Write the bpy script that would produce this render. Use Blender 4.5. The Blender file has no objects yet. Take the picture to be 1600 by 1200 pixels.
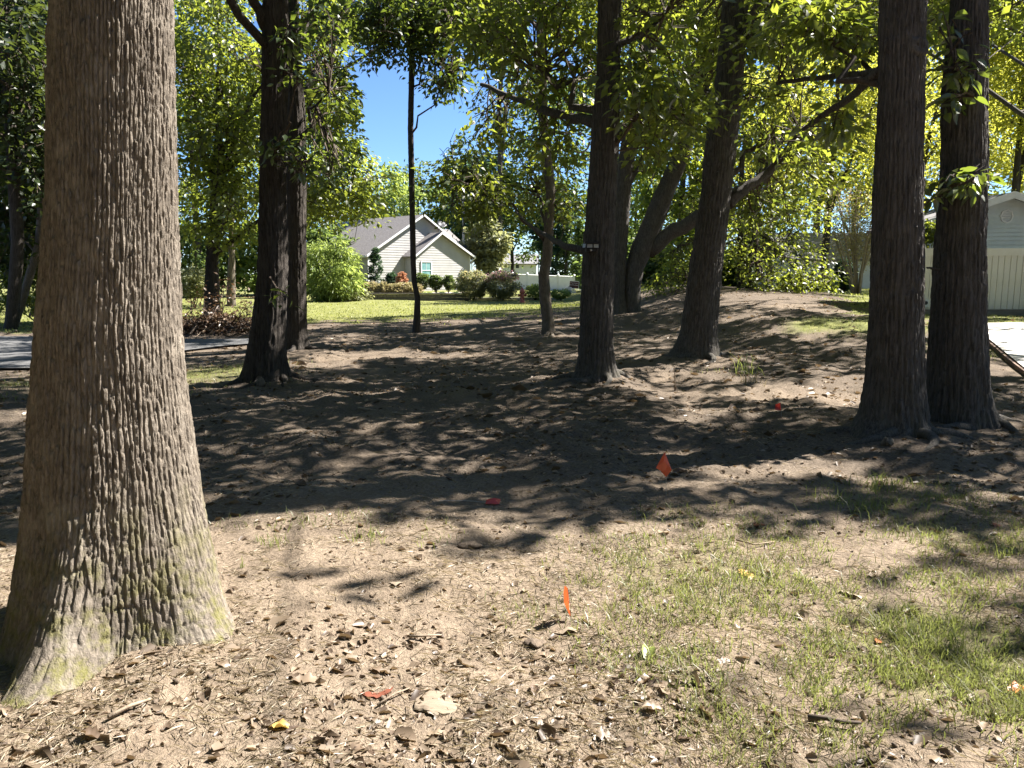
import bpy, math, random
import numpy as np
from mathutils import Vector, Matrix

# ------------------------------------------------------------------ camera, sky, sun, exposure
SC = bpy.context.scene
COL = SC.collection
PITCH = math.radians(8.06)
FPX = 1200.0                      # focal length in pixels of a 1600 px wide frame
CAMZ = 1.6
cam = bpy.data.cameras.new("camera")
cam.sensor_width = 36.0
cam.lens = 36.0 * FPX / 1600.0
cam.clip_start = 0.05
cam.clip_end = 3000.0
camo = bpy.data.objects.new("camera", cam)
COL.objects.link(camo)
camo.location = (0, 0, CAMZ)
camo.rotation_euler = (math.radians(90) - PITCH, 0, 0)
SC.camera = camo

SUN_AZ = math.radians(66)         # clockwise from +Y (the view direction)
SUN_EL = math.radians(47)
SDIR = np.array([math.cos(SUN_EL) * math.sin(SUN_AZ), math.cos(SUN_EL) * math.cos(SUN_AZ), math.sin(SUN_EL)])
W = bpy.data.worlds.new("World")
SC.world = W
W.use_nodes = True
wn = W.node_tree.nodes
sky = wn.new("ShaderNodeTexSky")
sky.sky_type = 'NISHITA'
sky.sun_disc = False
sky.sun_elevation = SUN_EL
sky.sun_rotation = SUN_AZ
sky.altitude = 150
sky.air_density = 0.8
sky.dust_density = 0.0
sky.ozone_density = 8.0
bg = wn["Background"]
bg.inputs["Strength"].default_value = 0.05
W.node_tree.links.new(sky.outputs["Color"], bg.inputs["Color"])

sl = bpy.data.lights.new("sun", 'SUN')
sl.energy = 5.0
sl.angle = math.radians(0.53)
sl.color = (1.0, 0.95, 0.88)
slo = bpy.data.objects.new("sun", sl)
COL.objects.link(slo)
slo.rotation_euler = Vector(-SDIR).to_track_quat('-Z', 'Y').to_euler()

vs = SC.view_settings
vs.view_transform = 'Standard'
vs.look = 'None'
vs.exposure = 2.2
vs.gamma = 1.0
vs.use_curve_mapping = False
SC.render.engine = 'CYCLES'
cy = SC.cycles
cy.max_bounces = 7
cy.diffuse_bounces = 2
cy.glossy_bounces = 2
cy.transmission_bounces = 5
cy.transparent_max_bounces = 4
cy.caustics_reflective = False
cy.caustics_refractive = False
cy.use_denoising = True

# ------------------------------------------------------------------ helpers: noise
RNG = np.random.default_rng(20240917)
random.seed(5)


def hsh(ix, iy, seed):
    n = (ix.astype(np.int64) * 374761393 + iy.astype(np.int64) * 668265263 + seed * 974634777) & 0xffffffff
    n = ((n ^ (n >> 13)) * 1274126177) & 0xffffffff
    n = ((n ^ (n >> 15)) * 2246822519) & 0xffffffff
    return ((n ^ (n >> 16)) & 0xffffff) / float(0xffffff)


def noise2(x, y, seed=0):
    x = np.asarray(x, float); y = np.asarray(y, float)
    ix = np.floor(x); iy = np.floor(y)
    fx = x - ix; fy = y - iy
    fx = fx * fx * (3 - 2 * fx); fy = fy * fy * (3 - 2 * fy)
    a = hsh(ix, iy, seed); b = hsh(ix + 1, iy, seed); c = hsh(ix, iy + 1, seed); d = hsh(ix + 1, iy + 1, seed)
    return (a * (1 - fx) + b * fx) * (1 - fy) + (c * (1 - fx) + d * fx) * fy


def fbm(x, y, seed=0, octv=4):
    s = 0; a = 0.5; t = 0
    for i in range(octv):
        s = s + a * noise2(x * 2 ** i, y * 2 ** i, seed + 17 * i); t += a; a *= 0.5
    return s / t


def vor(u, v, nu, seed):
    """F1, F2 of a jittered cell pattern, periodic in u after nu cells"""
    iu = np.floor(u); iv = np.floor(v)
    f1 = np.full(u.shape, 9.0); f2 = np.full(u.shape, 9.0); cid = np.zeros(u.shape)
    for du in (-1, 0, 1):
        for dv in (-1, 0, 1):
            cu = iu + du; cv = iv + dv; cm = np.mod(cu, nu)
            px = cu + 0.12 + 0.76 * hsh(cm, cv, seed); py = cv + 0.1 + 0.8 * hsh(cm, cv, seed + 7)
            d = np.sqrt((px - u) ** 2 + (py - v) ** 2)
            new = d < f1
            f2 = np.where(new, f1, np.minimum(f2, d)); cid = np.where(new, hsh(cm, cv, seed + 3), cid); f1 = np.where(new, d, f1)
    return f1, f2, cid


def sstep(a, b, x):
    t = np.clip((np.asarray(x, float) - a) / (b - a), 0, 1)
    return t * t * (3 - 2 * t)


# ------------------------------------------------------------------ helpers: where a picture point lies in the place
CP, SP = math.cos(PITCH), math.sin(PITCH)


def at(u, v, Y):
    yc = (600 - v) / FPX
    t = Y / (CP + yc * SP)
    return np.array([(u - 800) / FPX * t, Y, CAMZ + t * (-SP + yc * CP)])


def proj(P):
    P = np.atleast_2d(P)
    d = P - np.array([0, 0, CAMZ])
    zc = d[:, 1] * CP - d[:, 2] * SP
    yc = d[:, 1] * SP + d[:, 2] * CP
    zc = np.where(zc < 0.05, 1e9, zc)
    return 800 + FPX * d[:, 0] / zc, 600 - FPX * yc / zc, zc


TREEBASE = [(-1.75, 3.3, 1.0, .05), (-3.55, 11.3, .9, .10), (-4.6, 16.3, .9, .06), (1.2, 11.2, .8, .13), (3.3, 13.8, 1.1, .12),
            (3.75, 7.4, .8, .08), (4.75, 8.0, .8, .06), (.85, 19, .6, .05), (3.5, 24, 1.2, .12)]


def H(x, y, fine=True):
    x = np.asarray(x, float); y = np.asarray(y, float)
    z = 0.52 * np.exp(-((x - 6) ** 2 / (2 * 4.6 ** 2) + (y - 29) ** 2 / (2 * 6.0 ** 2)))
    r = sstep(3.2, 7.5, x)
    z = z + r * (0.5 * sstep(8.5, 18, y) + 0.30 * sstep(18, 36, y))
    z = z + 0.38 * sstep(50.2, 51.2, y) * sstep(6, 3, x) * sstep(-16, -12.5, x)
    z = z + (fbm(x * .22, y * .22, 11, 3) - .5) * .16 * sstep(1.5, 6, y)
    for bx, by, br, bh in TREEBASE:
        z = z + bh * np.exp(-((x - bx) ** 2 + (y - by) ** 2) / (2 * (br * .75) ** 2))
    if fine:
        near = (1 - sstep(16, 30, y)) * (1 - sstep(-.5, .0, x - (5.9 + (y - 7) * .403)) * .9) * (1 - .9 * sstep(-4.6, -5.6, x) * sstep(11.2, 12.2, y) * sstep(21, 20, y))
        z = z + near * ((fbm(x * 1.3, y * 1.3, 23, 3) - .5) * (.09 + .07 * sstep(4.5, 7, y)) + (fbm(x * 5, y * 5, 29, 3) - .5) * (.045 + .05 * sstep(4.5, 7, y)))
    return z


def hz(x, y):
    return float(H(np.array([x]), np.array([y]))[0])


def gp(u, v):
    lo, hi = 0.5, 400.0
    ys = np.geomspace(1.0, 200, 1500)
    yc = (600 - v) / FPX
    t = ys / (CP + yc * SP)
    zs = CAMZ + t * (-SP + yc * CP); xs = (u - 800) / FPX * t
    k = np.where(zs < H(xs, ys))[0]
    k = k[0] if len(k) else len(ys) - 1
    return np.array([xs[k], ys[k], hz(xs[k], ys[k])])


# ------------------------------------------------------------------ helpers: objects
ORG = {}


def tag(o, label=None, cat=None, group=None, kind=None):
    if label: o["label"] = label
    if cat: o["category"] = cat
    if group: o["group"] = group
    if kind: o["kind"] = kind
    return o


def thing(name, loc, label, cat, group=None):
    o = bpy.data.objects.new(name, None)
    COL.objects.link(o)
    o.empty_display_size = 0.2
    o.location = loc
    ORG[o.name] = np.array(loc, float)
    return tag(o, label, cat, group)


def build(name, V, F, m, parent=None, smooth=False, tone=None, attrs=None, kind=None, origin=None):
    """one mesh object; V in world coordinates; F an (n,3) or (n,4) array or a list of index tuples"""
    V = np.asarray(V, float)
    org = ORG[parent.name] if parent is not None else (np.array(origin, float) if origin is not None else np.zeros(3))
    me = bpy.data.meshes.new(name)
    if isinstance(F, np.ndarray):
        k = F.shape[1]; n = len(F)
        me.vertices.add(len(V)); me.loops.add(n * k); me.polygons.add(n)
        me.vertices.foreach_set("co", (V - org).astype(np.float32).ravel())
        me.loops.foreach_set("vertex_index", F.astype(np.int32).ravel())
        me.polygons.foreach_set("loop_start", np.arange(0, n * k, k, dtype=np.int32))
        me.update(calc_edges=True)
    else:
        me.from_pydata((V - org).tolist(), [], F)
        me.update()
    if smooth:
        me.polygons.foreach_set("use_smooth", np.ones(len(me.polygons), dtype=bool))
    if tone is not None:
        a = me.attributes.new("tone", 'FLOAT', 'POINT'); a.data.foreach_set("value", np.asarray(tone, np.float32))
    for k_, v_ in (attrs or {}).items():
        a = me.attributes.new(k_, 'FLOAT', 'POINT'); a.data.foreach_set("value", np.asarray(v_, np.float32))
    me.materials.append(m)
    o = bpy.data.objects.new(name, me)
    COL.objects.link(o)
    if parent is not None:
        o.parent = parent
    else:
        o.location = org
    ORG[o.name] = org
    if kind: o["kind"] = kind
    return o


class MB:
    """collects boxes, prisms and tubes for one mesh"""
    def __init__(s): s.V = []; s.F = []

    def add(s, v, f):
        b = len(s.V); s.V += [tuple(p) for p in v]; s.F += [tuple(i + b for i in q) for q in f]; return s

    def box(s, x0, x1, y0, y1, z0, z1, M=None):
        v = [(x0, y0, z0), (x1, y0, z0), (x1, y1, z0), (x0, y1, z0), (x0, y0, z1), (x1, y0, z1), (x1, y1, z1), (x0, y1, z1)]
        if M is not None: v = [tuple(M @ Vector(p)) for p in v]
        return s.add(v, [(0, 3, 2, 1), (4, 5, 6, 7), (0, 1, 5, 4), (1, 2, 6, 5), (2, 3, 7, 6), (3, 0, 4, 7)])

    def prism(s, poly, y0, y1, M=None):
        """polygon in x,z pushed along y"""
        n = len(poly)
        v = [(p[0], y0, p[1]) for p in poly] + [(p[0], y1, p[1]) for p in poly]
        if M is not None: v = [tuple(M @ Vector(p)) for p in v]
        f = [tuple(range(n)), tuple(range(2 * n - 1, n - 1, -1))] + [(i, i + n, (i + 1) % n + n, (i + 1) % n) for i in range(n)]
        return s.add(v, f)

    def slab(s, quad, th, M=None):
        """a sheet of thickness th under a planar polygon"""
        q = [Vector(p) for p in quad]
        n = (q[1] - q[0]).cross(q[2] - q[0]).normalized() * th
        v = q + [p - n for p in q]
        if M is not None: v = [M @ p for p in v]
        k = len(q)
        return s.add([tuple(p) for p in v], [tuple(range(k)), tuple(range(2 * k - 1, k - 1, -1))] + [(i, i + k, (i + 1) % k + k, (i + 1) % k) for i in range(k)])

    def tube(s, pts, rad, n=6, cap=True):
        v, f = tube(pts, rad, n, cap); return s.add(v, f)

    def lathe(s, prof, c, n=14, ax=(0, 0, 1)):
        """profile of (radius, height)"""
        q = Vector((0, 0, 1)).rotation_difference(Vector(ax)).to_matrix()
        v = []
        for r, h in prof:
            for i in range(n):
                a = 2 * math.pi * i / n
                v.append(tuple(Vector(c) + q @ Vector((r * math.cos(a), r * math.sin(a), h))))
        f = [(j * n + i, j * n + (i + 1) % n, (j + 1) * n + (i + 1) % n, (j + 1) * n + i) for j in range(len(prof) - 1) for i in range(n)]
        f += [tuple(range(n - 1, -1, -1)), tuple((len(prof) - 1) * n + i for i in range(n))]
        return s.add(v, f)

    def build(s, name, m, parent=None, smooth=False, **k):
        return build(name, np.array(s.V), s.F, m, parent, smooth, **k)


def tube(pts, rad, n=6, cap=True):
    pts = np.asarray(pts, float); rad = np.broadcast_to(np.asarray(rad, float), (len(pts),))
    t = np.gradient(pts, axis=0); t /= np.maximum(np.linalg.norm(t, axis=1, keepdims=True), 1e-9)
    ref = np.array([0.31, 0.17, 0.93]) if abs(t[:, 2].mean()) < .85 else np.array([1.0, .13, 0.05])
    a = np.cross(t, ref); a /= np.maximum(np.linalg.norm(a, axis=1, keepdims=True), 1e-9)
    b = np.cross(t, a)
    th = np.arange(n) * 2 * math.pi / n
    V = pts[:, None, :] + rad[:, None, None] * (a[:, None, :] * np.cos(th)[None, :, None] + b[:, None, :] * np.sin(th)[None, :, None])
    V = V.reshape(-1, 3)
    m = len(pts)
    F = [(j * n + i, j * n + (i + 1) % n, (j + 1) * n + (i + 1) % n, (j + 1) * n + i) for j in range(m - 1) for i in range(n)]
    if cap: F += [tuple(range(n - 1, -1, -1)), tuple((m - 1) * n + i for i in range(n))]
    return V.tolist(), F


# ------------------------------------------------------------------ materials
def newmat(name):
    m = bpy.data.materials.new(name); m.use_nodes = True
    nt = m.node_tree
    for n in list(nt.nodes): nt.nodes.remove(n)
    out = nt.nodes.new("ShaderNodeOutputMaterial")
    return m, nt, out


def nd(nt, typ, **k):
    n = nt.nodes.new(typ)
    for a, b in k.items(): setattr(n, a, b)
    return n


def coords(nt, stretch=(1, 1, 1)):
    tc = nd(nt, "ShaderNodeTexCoord"); mp = nd(nt, "ShaderNodeMapping")
    mp.inputs["Scale"].default_value = stretch
    nt.links.new(tc.outputs["Object"], mp.inputs["Vector"])
    return mp.outputs["Vector"]


def noise(nt, vec, scale, detail=4, rough=.55, dist=0.0):
    n = nd(nt, "ShaderNodeTexNoise")
    n.inputs["Scale"].default_value = scale; n.inputs["Detail"].default_value = detail
    n.inputs["Roughness"].default_value = rough; n.inputs["Distortion"].default_value = dist
    nt.links.new(vec, n.inputs["Vector"])
    return n.outputs["Fac"]


def ramp(nt, fac, stops):
    r = nd(nt, "ShaderNodeValToRGB")
    el = r.color_ramp.elements
    while len(el) < len(stops): el.new(.5)
    for e, (p, c) in zip(el, stops):
        e.position = p; e.color = (c[0], c[1], c[2], 1)
    nt.links.new(fac, r.inputs["Fac"])
    return r.outputs["Color"]


def mixc(nt, fac, a, b, mode='MIX'):
    m = nd(nt, "ShaderNodeMix", data_type='RGBA', blend_type=mode)
    for i, x in ((0, fac), (6, a), (7, b)):
        if isinstance(x, (float, int)): m.inputs[i].default_value = x
        elif isinstance(x, tuple): m.inputs[i].default_value = (x[0], x[1], x[2], 1)
        else: nt.links.new(x, m.inputs[i])
    return m.outputs[2]


def mathn(nt, op, a, b=None, c=None):
    m = nd(nt, "ShaderNodeMath", operation=op)
    for i, x in enumerate((a, b, c)):
        if x is None: continue
        if isinstance(x, (float, int)): m.inputs[i].default_value = x
        else: nt.links.new(x, m.inputs[i])
    return m.outputs[0]


def princ(nt, out, col, rough=.8, spec=.3, normal=None, metal=0.0):
    p = nd(nt, "ShaderNodeBsdfPrincipled")
    if isinstance(col, tuple): p.inputs["Base Color"].default_value = (*col, 1)
    else: nt.links.new(col, p.inputs["Base Color"])
    p.inputs["Roughness"].default_value = rough
    p.inputs["Specular IOR Level"].default_value = spec
    p.inputs["Metallic"].default_value = metal
    if normal is not None: nt.links.new(normal, p.inputs["Normal"])
    nt.links.new(p.outputs[0], out.inputs["Surface"])
    return p


def bump(nt, h, dist, strength=1.0):
    b = nd(nt, "ShaderNodeBump"); b.inputs["Distance"].default_value = dist; b.inputs["Strength"].default_value = strength
    nt.links.new(h, b.inputs["Height"])
    return b.outputs["Normal"]


def pmat(name, c1, c2, scale=6.0, rough=.8, bd=0.0, bs=30.0, stretch=(1, 1, 1), spec=.3, metal=0.0):
    m, nt, out = newmat(name)
    v = coords(nt, stretch)
    c = ramp(nt, noise(nt, v, scale, 5, .6), [(.3, c1), (.7, c2)])
    nrm = bump(nt, noise(nt, v, bs, 4, .6), bd) if bd else None
    princ(nt, out, c, rough, spec, nrm, metal)
    return m


def leafmat(name, dark, light, back, trans=.45, gloss=.06, rnd=False):
    """leaf blade: diffuse face, light shining through the blade, thin waxy gloss"""
    m, nt, out = newmat(name)
    if rnd:
        oi = nd(nt, "ShaderNodeObjectInfo"); fac = oi.outputs["Random"]
    else:
        at_ = nd(nt, "ShaderNodeAttribute", attribute_name="tone"); fac = at_.outputs["Fac"]
    c = ramp(nt, fac, [(.0, dark), (1.0, light)])
    cb = ramp(nt, fac, [(.0, tuple(x * .7 for x in back)), (1.0, back)])
    d = nd(nt, "ShaderNodeBsdfDiffuse"); nt.links.new(c, d.inputs["Color"])
    t = nd(nt, "ShaderNodeBsdfTranslucent"); nt.links.new(cb, t.inputs["Color"])
    g = nd(nt, "ShaderNodeBsdfGlossy"); g.inputs["Roughness"].default_value = .42
    mx = nd(nt, "ShaderNodeMixShader"); mx.inputs[0].default_value = trans
    nt.links.new(d.outputs[0], mx.inputs[1]); nt.links.new(t.outputs[0], mx.inputs[2])
    m2 = nd(nt, "ShaderNodeMixShader"); m2.inputs[0].default_value = gloss
    nt.links.new(mx.outputs[0], m2.inputs[1]); nt.links.new(g.outputs[0], m2.inputs[2])
    nt.links.new(m2.outputs[0], out.inputs["Surface"])
    return m


def barkmat(name, c1, c2, lich, moss=0.0, zs=.22, sc=55.0, bd=.012):
    m, nt, out = newmat(name)
    v = coords(nt, (1, 1, zs))
    v1 = coords(nt)
    n1 = noise(nt, v, sc, 6, .65, .6)
    n2 = noise(nt, v1, 7, 4, .6)
    c = ramp(nt, n1, [(.28, c1), (.72, c2)])
    c = mixc(nt, mathn(nt, 'MULTIPLY', ramp(nt, n2, [(.50, (0, 0, 0)), (.72, (1, 1, 1))]), .55), c, lich)
    if moss:
        sx = nd(nt, "ShaderNodeSeparateXYZ"); nt.links.new(v1, sx.inputs[0])
        mr = nd(nt, "ShaderNodeMapRange"); mr.inputs[1].default_value = .75; mr.inputs[2].default_value = .05
        nt.links.new(sx.outputs[2], mr.inputs[0])
        mk = mathn(nt, 'MULTIPLY', mr.outputs[0], ramp(nt, noise(nt, v1, 9, 5, .7), [(.45, (0, 0, 0)), (.62, (1, 1, 1))]))
        c = mixc(nt, mathn(nt, 'MULTIPLY', mk, moss), c, (.13, .125, .035))
    h = mathn(nt, 'ADD', n1, mathn(nt, 'MULTIPLY', noise(nt, v1, 160, 3, .6), .5))
    princ(nt, out, c, .92, .12, bump(nt, h, bd))
    return m


M = {}
M['bark_hero'] = barkmat('bark_hero', (.060, .050, .040), (.240, .203, .163), (.31, .272, .225), .8, .28, 70, .007)
M['bark'] = barkmat('bark', (.027, .025, .023), (.165, .149, .134), (.15, .137, .124), .12, .07, 62, .02)
M['bark_dark'] = barkmat('bark_dark', (.014, .012, .011), (.105, .090, .078), (.085, .075, .066), 0, .07, 55, .02)
M['bark_grey'] = barkmat('bark_grey', (.075, .062, .050), (.19, .158, .125), (.20, .175, .14), 0, .25, 40, .008)
M['bark_pale'] = barkmat('bark_pale', (.22, .17, .13), (.46, .38, .30), (.40, .33, .26), 0, .2, 30, .004)
M['twig'] = pmat('twig', (.045, .034, .026), (.12, .09, .068), 30, .9)
M['stickdry'] = pmat('stickdry', (.14, .10, .07), (.38, .30, .22), 30, .9, .002, 90)
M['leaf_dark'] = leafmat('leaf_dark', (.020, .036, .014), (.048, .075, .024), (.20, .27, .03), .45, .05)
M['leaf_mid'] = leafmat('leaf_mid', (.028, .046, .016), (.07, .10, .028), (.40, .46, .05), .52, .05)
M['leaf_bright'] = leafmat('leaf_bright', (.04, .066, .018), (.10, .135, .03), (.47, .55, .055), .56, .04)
M['leaf_far'] = leafmat('leaf_far', (.035, .06, .025), (.10, .14, .05), (.25, .34, .07), .45, .02)
M['leaf_blue'] = leafmat('leaf_blue', (.02, .045, .028), (.05, .09, .05), (.10, .18, .06), .35, .02)
M['leaf_obj'] = leafmat('leaf_obj', (.028, .046, .018), (.06, .09, .03), (.28, .36, .04), .45, .10, True)
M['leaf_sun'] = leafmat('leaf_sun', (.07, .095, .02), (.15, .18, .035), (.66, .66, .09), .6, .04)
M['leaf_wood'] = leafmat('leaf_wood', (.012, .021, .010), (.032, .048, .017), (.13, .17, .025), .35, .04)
M['leaf_lime'] = leafmat('leaf_lime', (.10, .15, .045), (.22, .29, .09), (.45, .55, .12), .5, .03)
M['leaf_olive'] = leafmat('leaf_olive', (.13, .145, .08), (.28, .29, .17), (.44, .45, .18), .45, .03)
M['leaf_pink'] = leafmat('leaf_pink', (.50, .22, .26), (.72, .44, .46), (.72, .40, .42), .45, .02)
M['leaf_rust'] = leafmat('leaf_rust', (.35, .16, .09), (.60, .33, .20), (.60, .28, .14), .4, .02)
M['leaf_crepe'] = leafmat('leaf_crepe', (.22, .20, .10), (.44, .38, .22), (.62, .52, .24), .5, .03)
M['leaf_dead'] = leafmat('leaf_dead', (.055, .034, .022), (.20, .125, .075), (.20, .11, .05), .25, .04)
M['litter'] = leafmat('litter', (.065, .045, .032), (.29, .225, .16), (.26, .17, .085), .25, .03)
M['fallen'] = leafmat('fallen', (.09, .058, .038), (.30, .23, .16), (.28, .18, .09), .22, .05, True)
M['fallen_pale'] = leafmat('fallen_pale', (.27, .215, .155), (.32, .26, .19), (.3, .22, .13), .15, .06, True)
M['fallen_orange'] = leafmat('fallen_orange', (.50, .17, .05), (.55, .20, .06), (.6, .2, .04), .25, .06, True)
M['fallen_yellow'] = leafmat('fallen_yellow', (.58, .36, .10), (.62, .42, .14), (.6, .38, .08), .25, .06, True)
M['fallen_green'] = leafmat('fallen_green', (.20, .24, .06), (.24, .28, .08), (.3, .36, .06), .25, .06, True)
M['fallen_red'] = leafmat('fallen_red', (.22, .075, .045), (.26, .095, .055), (.3, .08, .03), .25, .06, True)
M['grass'] = leafmat('grass', (.25, .215, .12), (.115, .145, .05), (.31, .35, .085), .42, .04)
M['grass_far'] = leafmat('grass_far', (.20, .20, .07), (.26, .30, .08), (.42, .45, .10), .42, .02)
M['straw'] = leafmat('straw', (.12, .095, .065), (.38, .32, .23), (.45, .36, .2), .25, .03)
M['ornamental'] = leafmat('ornamental', (.30, .28, .14), (.58, .46, .34), (.45, .40, .18), .35, .02)
M['white_vinyl'] = pmat('white_vinyl', (.70, .71, .69), (.80, .80, .79), 3, .45)
M['fence_near'] = pmat('fence_near', (.60, .57, .47), (.72, .69, .60), 2.2, .5, .001, 20)
M['white_trim'] = pmat('white_trim', (.56, .56, .57), (.66, .66, .66), 4, .5)
M['siding_beige'] = pmat('siding_beige', (.335, .328, .32), (.40, .39, .382), 1.4, .6)
M['siding_green'] = pmat('siding_green', (.46, .52, .50), (.62, .66, .64), 1.1, .6)
M['siding_white'] = pmat('siding_white', (.55, .56, .58), (.66, .67, .68), 2, .6)
M['roof'] = pmat('roof', (.095, .088, .086), (.20, .185, .178), 9, .95, .01, 14, (1, 1, 1))
M['roof_grey'] = pmat('roof_grey', (.13, .125, .13), (.22, .21, .21), 9, .95, .01, 14)
M['stone_dark'] = pmat('stone_dark', (.07, .062, .056), (.17, .15, .13), 5, .9, .01, 20)
M['block'] = pmat('block', (.10, .09, .08), (.20, .175, .15), 7, .9, .01, 25)
M['concrete'] = pmat('concrete', (.40, .375, .34), (.52, .49, .45), 3, .9, .003, 60)
M['asphalt'] = pmat('asphalt', (.075, .075, .078), (.13, .128, .125), 12, .9, .004, 90)
M['wood_edge'] = pmat('wood_edge', (.10, .062, .045), (.19, .125, .09), 12, .9, .004, 40, (.3, 1, 1))
M['wood_kick'] = pmat('wood_kick', (.13, .11, .085), (.25, .215, .175), 9, .9, .004, 40, (.2, 1, 1))
M['mulch'] = pmat('mulch', (.30, .25, .20), (.50, .44, .37), 14, .95, .02, 30)
M['black'] = pmat('black', (.012, .012, .014), (.025, .025, .028), 8, .5)
M['dish'] = pmat('dish', (.03, .03, .032), (.06, .06, .065), 8, .5)
M['lens'] = pmat('lens', (.40, .40, .39), (.48, .48, .46), 8, .25)
M['glass'] = pmat('glass', (.10, .24, .25), (.24, .40, .41), 2.2, .08, 0, 1, (1, 1, 1), .6)
M['glass_dark'] = pmat('glass_dark', (.02, .025, .03), (.05, .06, .07), 2, .1, 0, 1, (1, 1, 1), .6)
M['hydrant'] = pmat('hydrant', (.30, .075, .055), (.40, .13, .095), 9, .55)
M['sign'] = pmat('sign', (.085, .03, .022), (.11, .04, .03), 6, .5)
M['sign_white'] = pmat('sign_white', (.75, .74, .70), (.82, .81, .78), 6, .5)
M['metal'] = pmat('metal', (.32, .32, .32), (.45, .45, .44), 8, .4, 0, 1, (1, 1, 1), .4, .7)
M['boxgrey'] = pmat('boxgrey', (.60, .61, .58), (.70, .70, .67), 6, .5)
M['pole'] = pmat('pole', (.34, .31, .28), (.48, .45, .41), 8, .9)
M['soilclod'] = pmat('soilclod', (.08, .06, .045), (.19, .145, .105), 22, .95, .01, 60)
M['stone_tan'] = pmat('stone_tan', (.19, .148, .106), (.27, .215, .158), 10, .9, .006, 40, (.5, 2.5, 1))
for nm, c in (('flag_orange', (.80, .13, .05)), ('flag_red', (.62, .06, .045)), ('flag_neon', (.86, .16, .04))):
    M[nm] = leafmat(nm, tuple(x * .9 for x in c), c, c, .35, .06, True)


def groundmat():
    m, nt, out = newmat('ground')
    v = coords(nt)
    big = noise(nt, v, .55, 4, .6); mid = noise(nt, v, 3.2, 6, .65); fine = noise(nt, v, 38, 5, .7); grit = noise(nt, v, 190, 3, .6)
    soil = ramp(nt, mid, [(.25, (.155, .119, .086)), (.5, (.245, .190, .138)), (.75, (.315, .250, .183))])
    soil = mixc(nt, mathn(nt, 'MULTIPLY', ramp(nt, fine, [(.36, (1, 1, 1)), (.56, (0, 0, 0))]), .55), soil, (.085, .064, .046))
    soil = mixc(nt, mathn(nt, 'MULTIPLY', ramp(nt, grit, [(.58, (0, 0, 0)), (.70, (1, 1, 1))]), .5), soil, (.36, .295, .22))
    hum_shade = ramp(nt, fine, [(.3, (.060, .047, .037)), (.7, (.185, .147, .112))])  # dark humus colour, also used to deepen the shade of the middle ground
    am = nd(nt, "ShaderNodeAttribute", attribute_name="humus_shade").outputs["Fac"]
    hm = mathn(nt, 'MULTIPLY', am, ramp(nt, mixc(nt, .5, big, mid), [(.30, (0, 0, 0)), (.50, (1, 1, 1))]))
    c = mixc(nt, hm, soil, hum_shade)
    g = nd(nt, "ShaderNodeAttribute", attribute_name="lawn").outputs["Fac"]
    gc = ramp(nt, noise(nt, v, 2.2, 6, .7), [(.3, (.10, .11, .040)), (.55, (.17, .175, .06)), (.75, (.26, .23, .10))])
    gm = ramp(nt, mathn(nt, 'ADD', mathn(nt, 'MULTIPLY', g, 1.15), mathn(nt, 'MULTIPLY', mathn(nt, 'SUBTRACT', fine, .5), .9)), [(.35, (0, 0, 0)), (.75, (1, 1, 1))])
    c = mixc(nt, gm, c, gc)
    h = mathn(nt, 'ADD', mathn(nt, 'MULTIPLY', mid, 1.2), mathn(nt, 'ADD', mathn(nt, 'MULTIPLY', fine, .5), mathn(nt, 'MULTIPLY', grit, .12)))
    princ(nt, out, c, .95, .1, bump(nt, h, .05, .9))
    return m


M['ground'] = groundmat()

# ------------------------------------------------------------------ the ground and what grows on it (one description for colour and blades)
PATCH = [(1.05, 3.85, .95, .85, .72), (1.95, 3.05, .75, .75, 1.2), (1.5, 4.6, .8, .5, .5), (.95, 2.7, .5, .4, .5), (2.75, 5.35, .75, .55, .70), (2.75, 4.4, .65, .5, .75), (.75, 3.05, .42, .30, .5),
         (-4.9, 12.2, 1.5, 2.6, .75), (-7.4, 11.0, 2.2, 1.3, .75), (2.3, 3.8, .5, .45, .55), (-.9, 4.75, 1.2, .16, .33), (7.6, 17, 1.7, 2.6, .75),
         (8.2, 13.5, 1.0, 1.4, .55), (.3, 4.5, .5, .3, .3), (3.2, 12.3, .5, .4, .5)]


def lawn(x, y):
    x = np.asarray(x, float); y = np.asarray(y, float)
    n = fbm(x * 1.7, y * 1.7, 41, 4) - .5
    g = np.zeros(np.broadcast(x, y).shape)
    for px, py, rx, ry, s in PATCH:
        g = np.maximum(g, s * np.clip(1.35 - np.sqrt(((x - px) / rx) ** 2 + ((y - py) / ry) ** 2), 0, 1))
    edge = 26.5 - .35 * np.clip(x, -12, 0) * 0 + 1.5 * (x > 1) * np.clip(x - 1, 0, 4)
    far = sstep(-2.2, 3.5, y - edge + n * 9)
    far = far * (1 - sstep(2.5, 4.5, x) * (1 - sstep(36, 40, y)))
    right = sstep(-.4, 1.6, x - (6.9 + .36 * (y - 16)) + n * 3) * sstep(15, 19, y + n * 8)
    left = sstep(-9.5, -11.5, x + n * 2) * sstep(20, 22, y)
    g = np.maximum(np.maximum(g, far), np.maximum(right * .95, left * .8))
    return np.clip(g + n * .5 * (g > .02), 0, 1)


def humus_shade(x, y):
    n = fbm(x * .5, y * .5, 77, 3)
    h = sstep(4.2, 6.5, y + (n - .5) * 3) * .97 * (1 - .65 * np.exp(-(((x - 3.6) / 1.6) ** 2 + ((y - 9.8) / 1.3) ** 2))) * (1 - .5 * np.exp(-(((x + 3.3) / 1.4) ** 2 + ((y - 15.2) / 1.2) ** 2)))  # shade put into the soil colour beyond the foreground, thinner at sunlit patches
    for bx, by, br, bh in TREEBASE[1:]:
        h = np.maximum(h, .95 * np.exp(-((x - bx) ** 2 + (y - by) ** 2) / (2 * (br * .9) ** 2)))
    return np.clip(h + .12, 0, 1)


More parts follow.
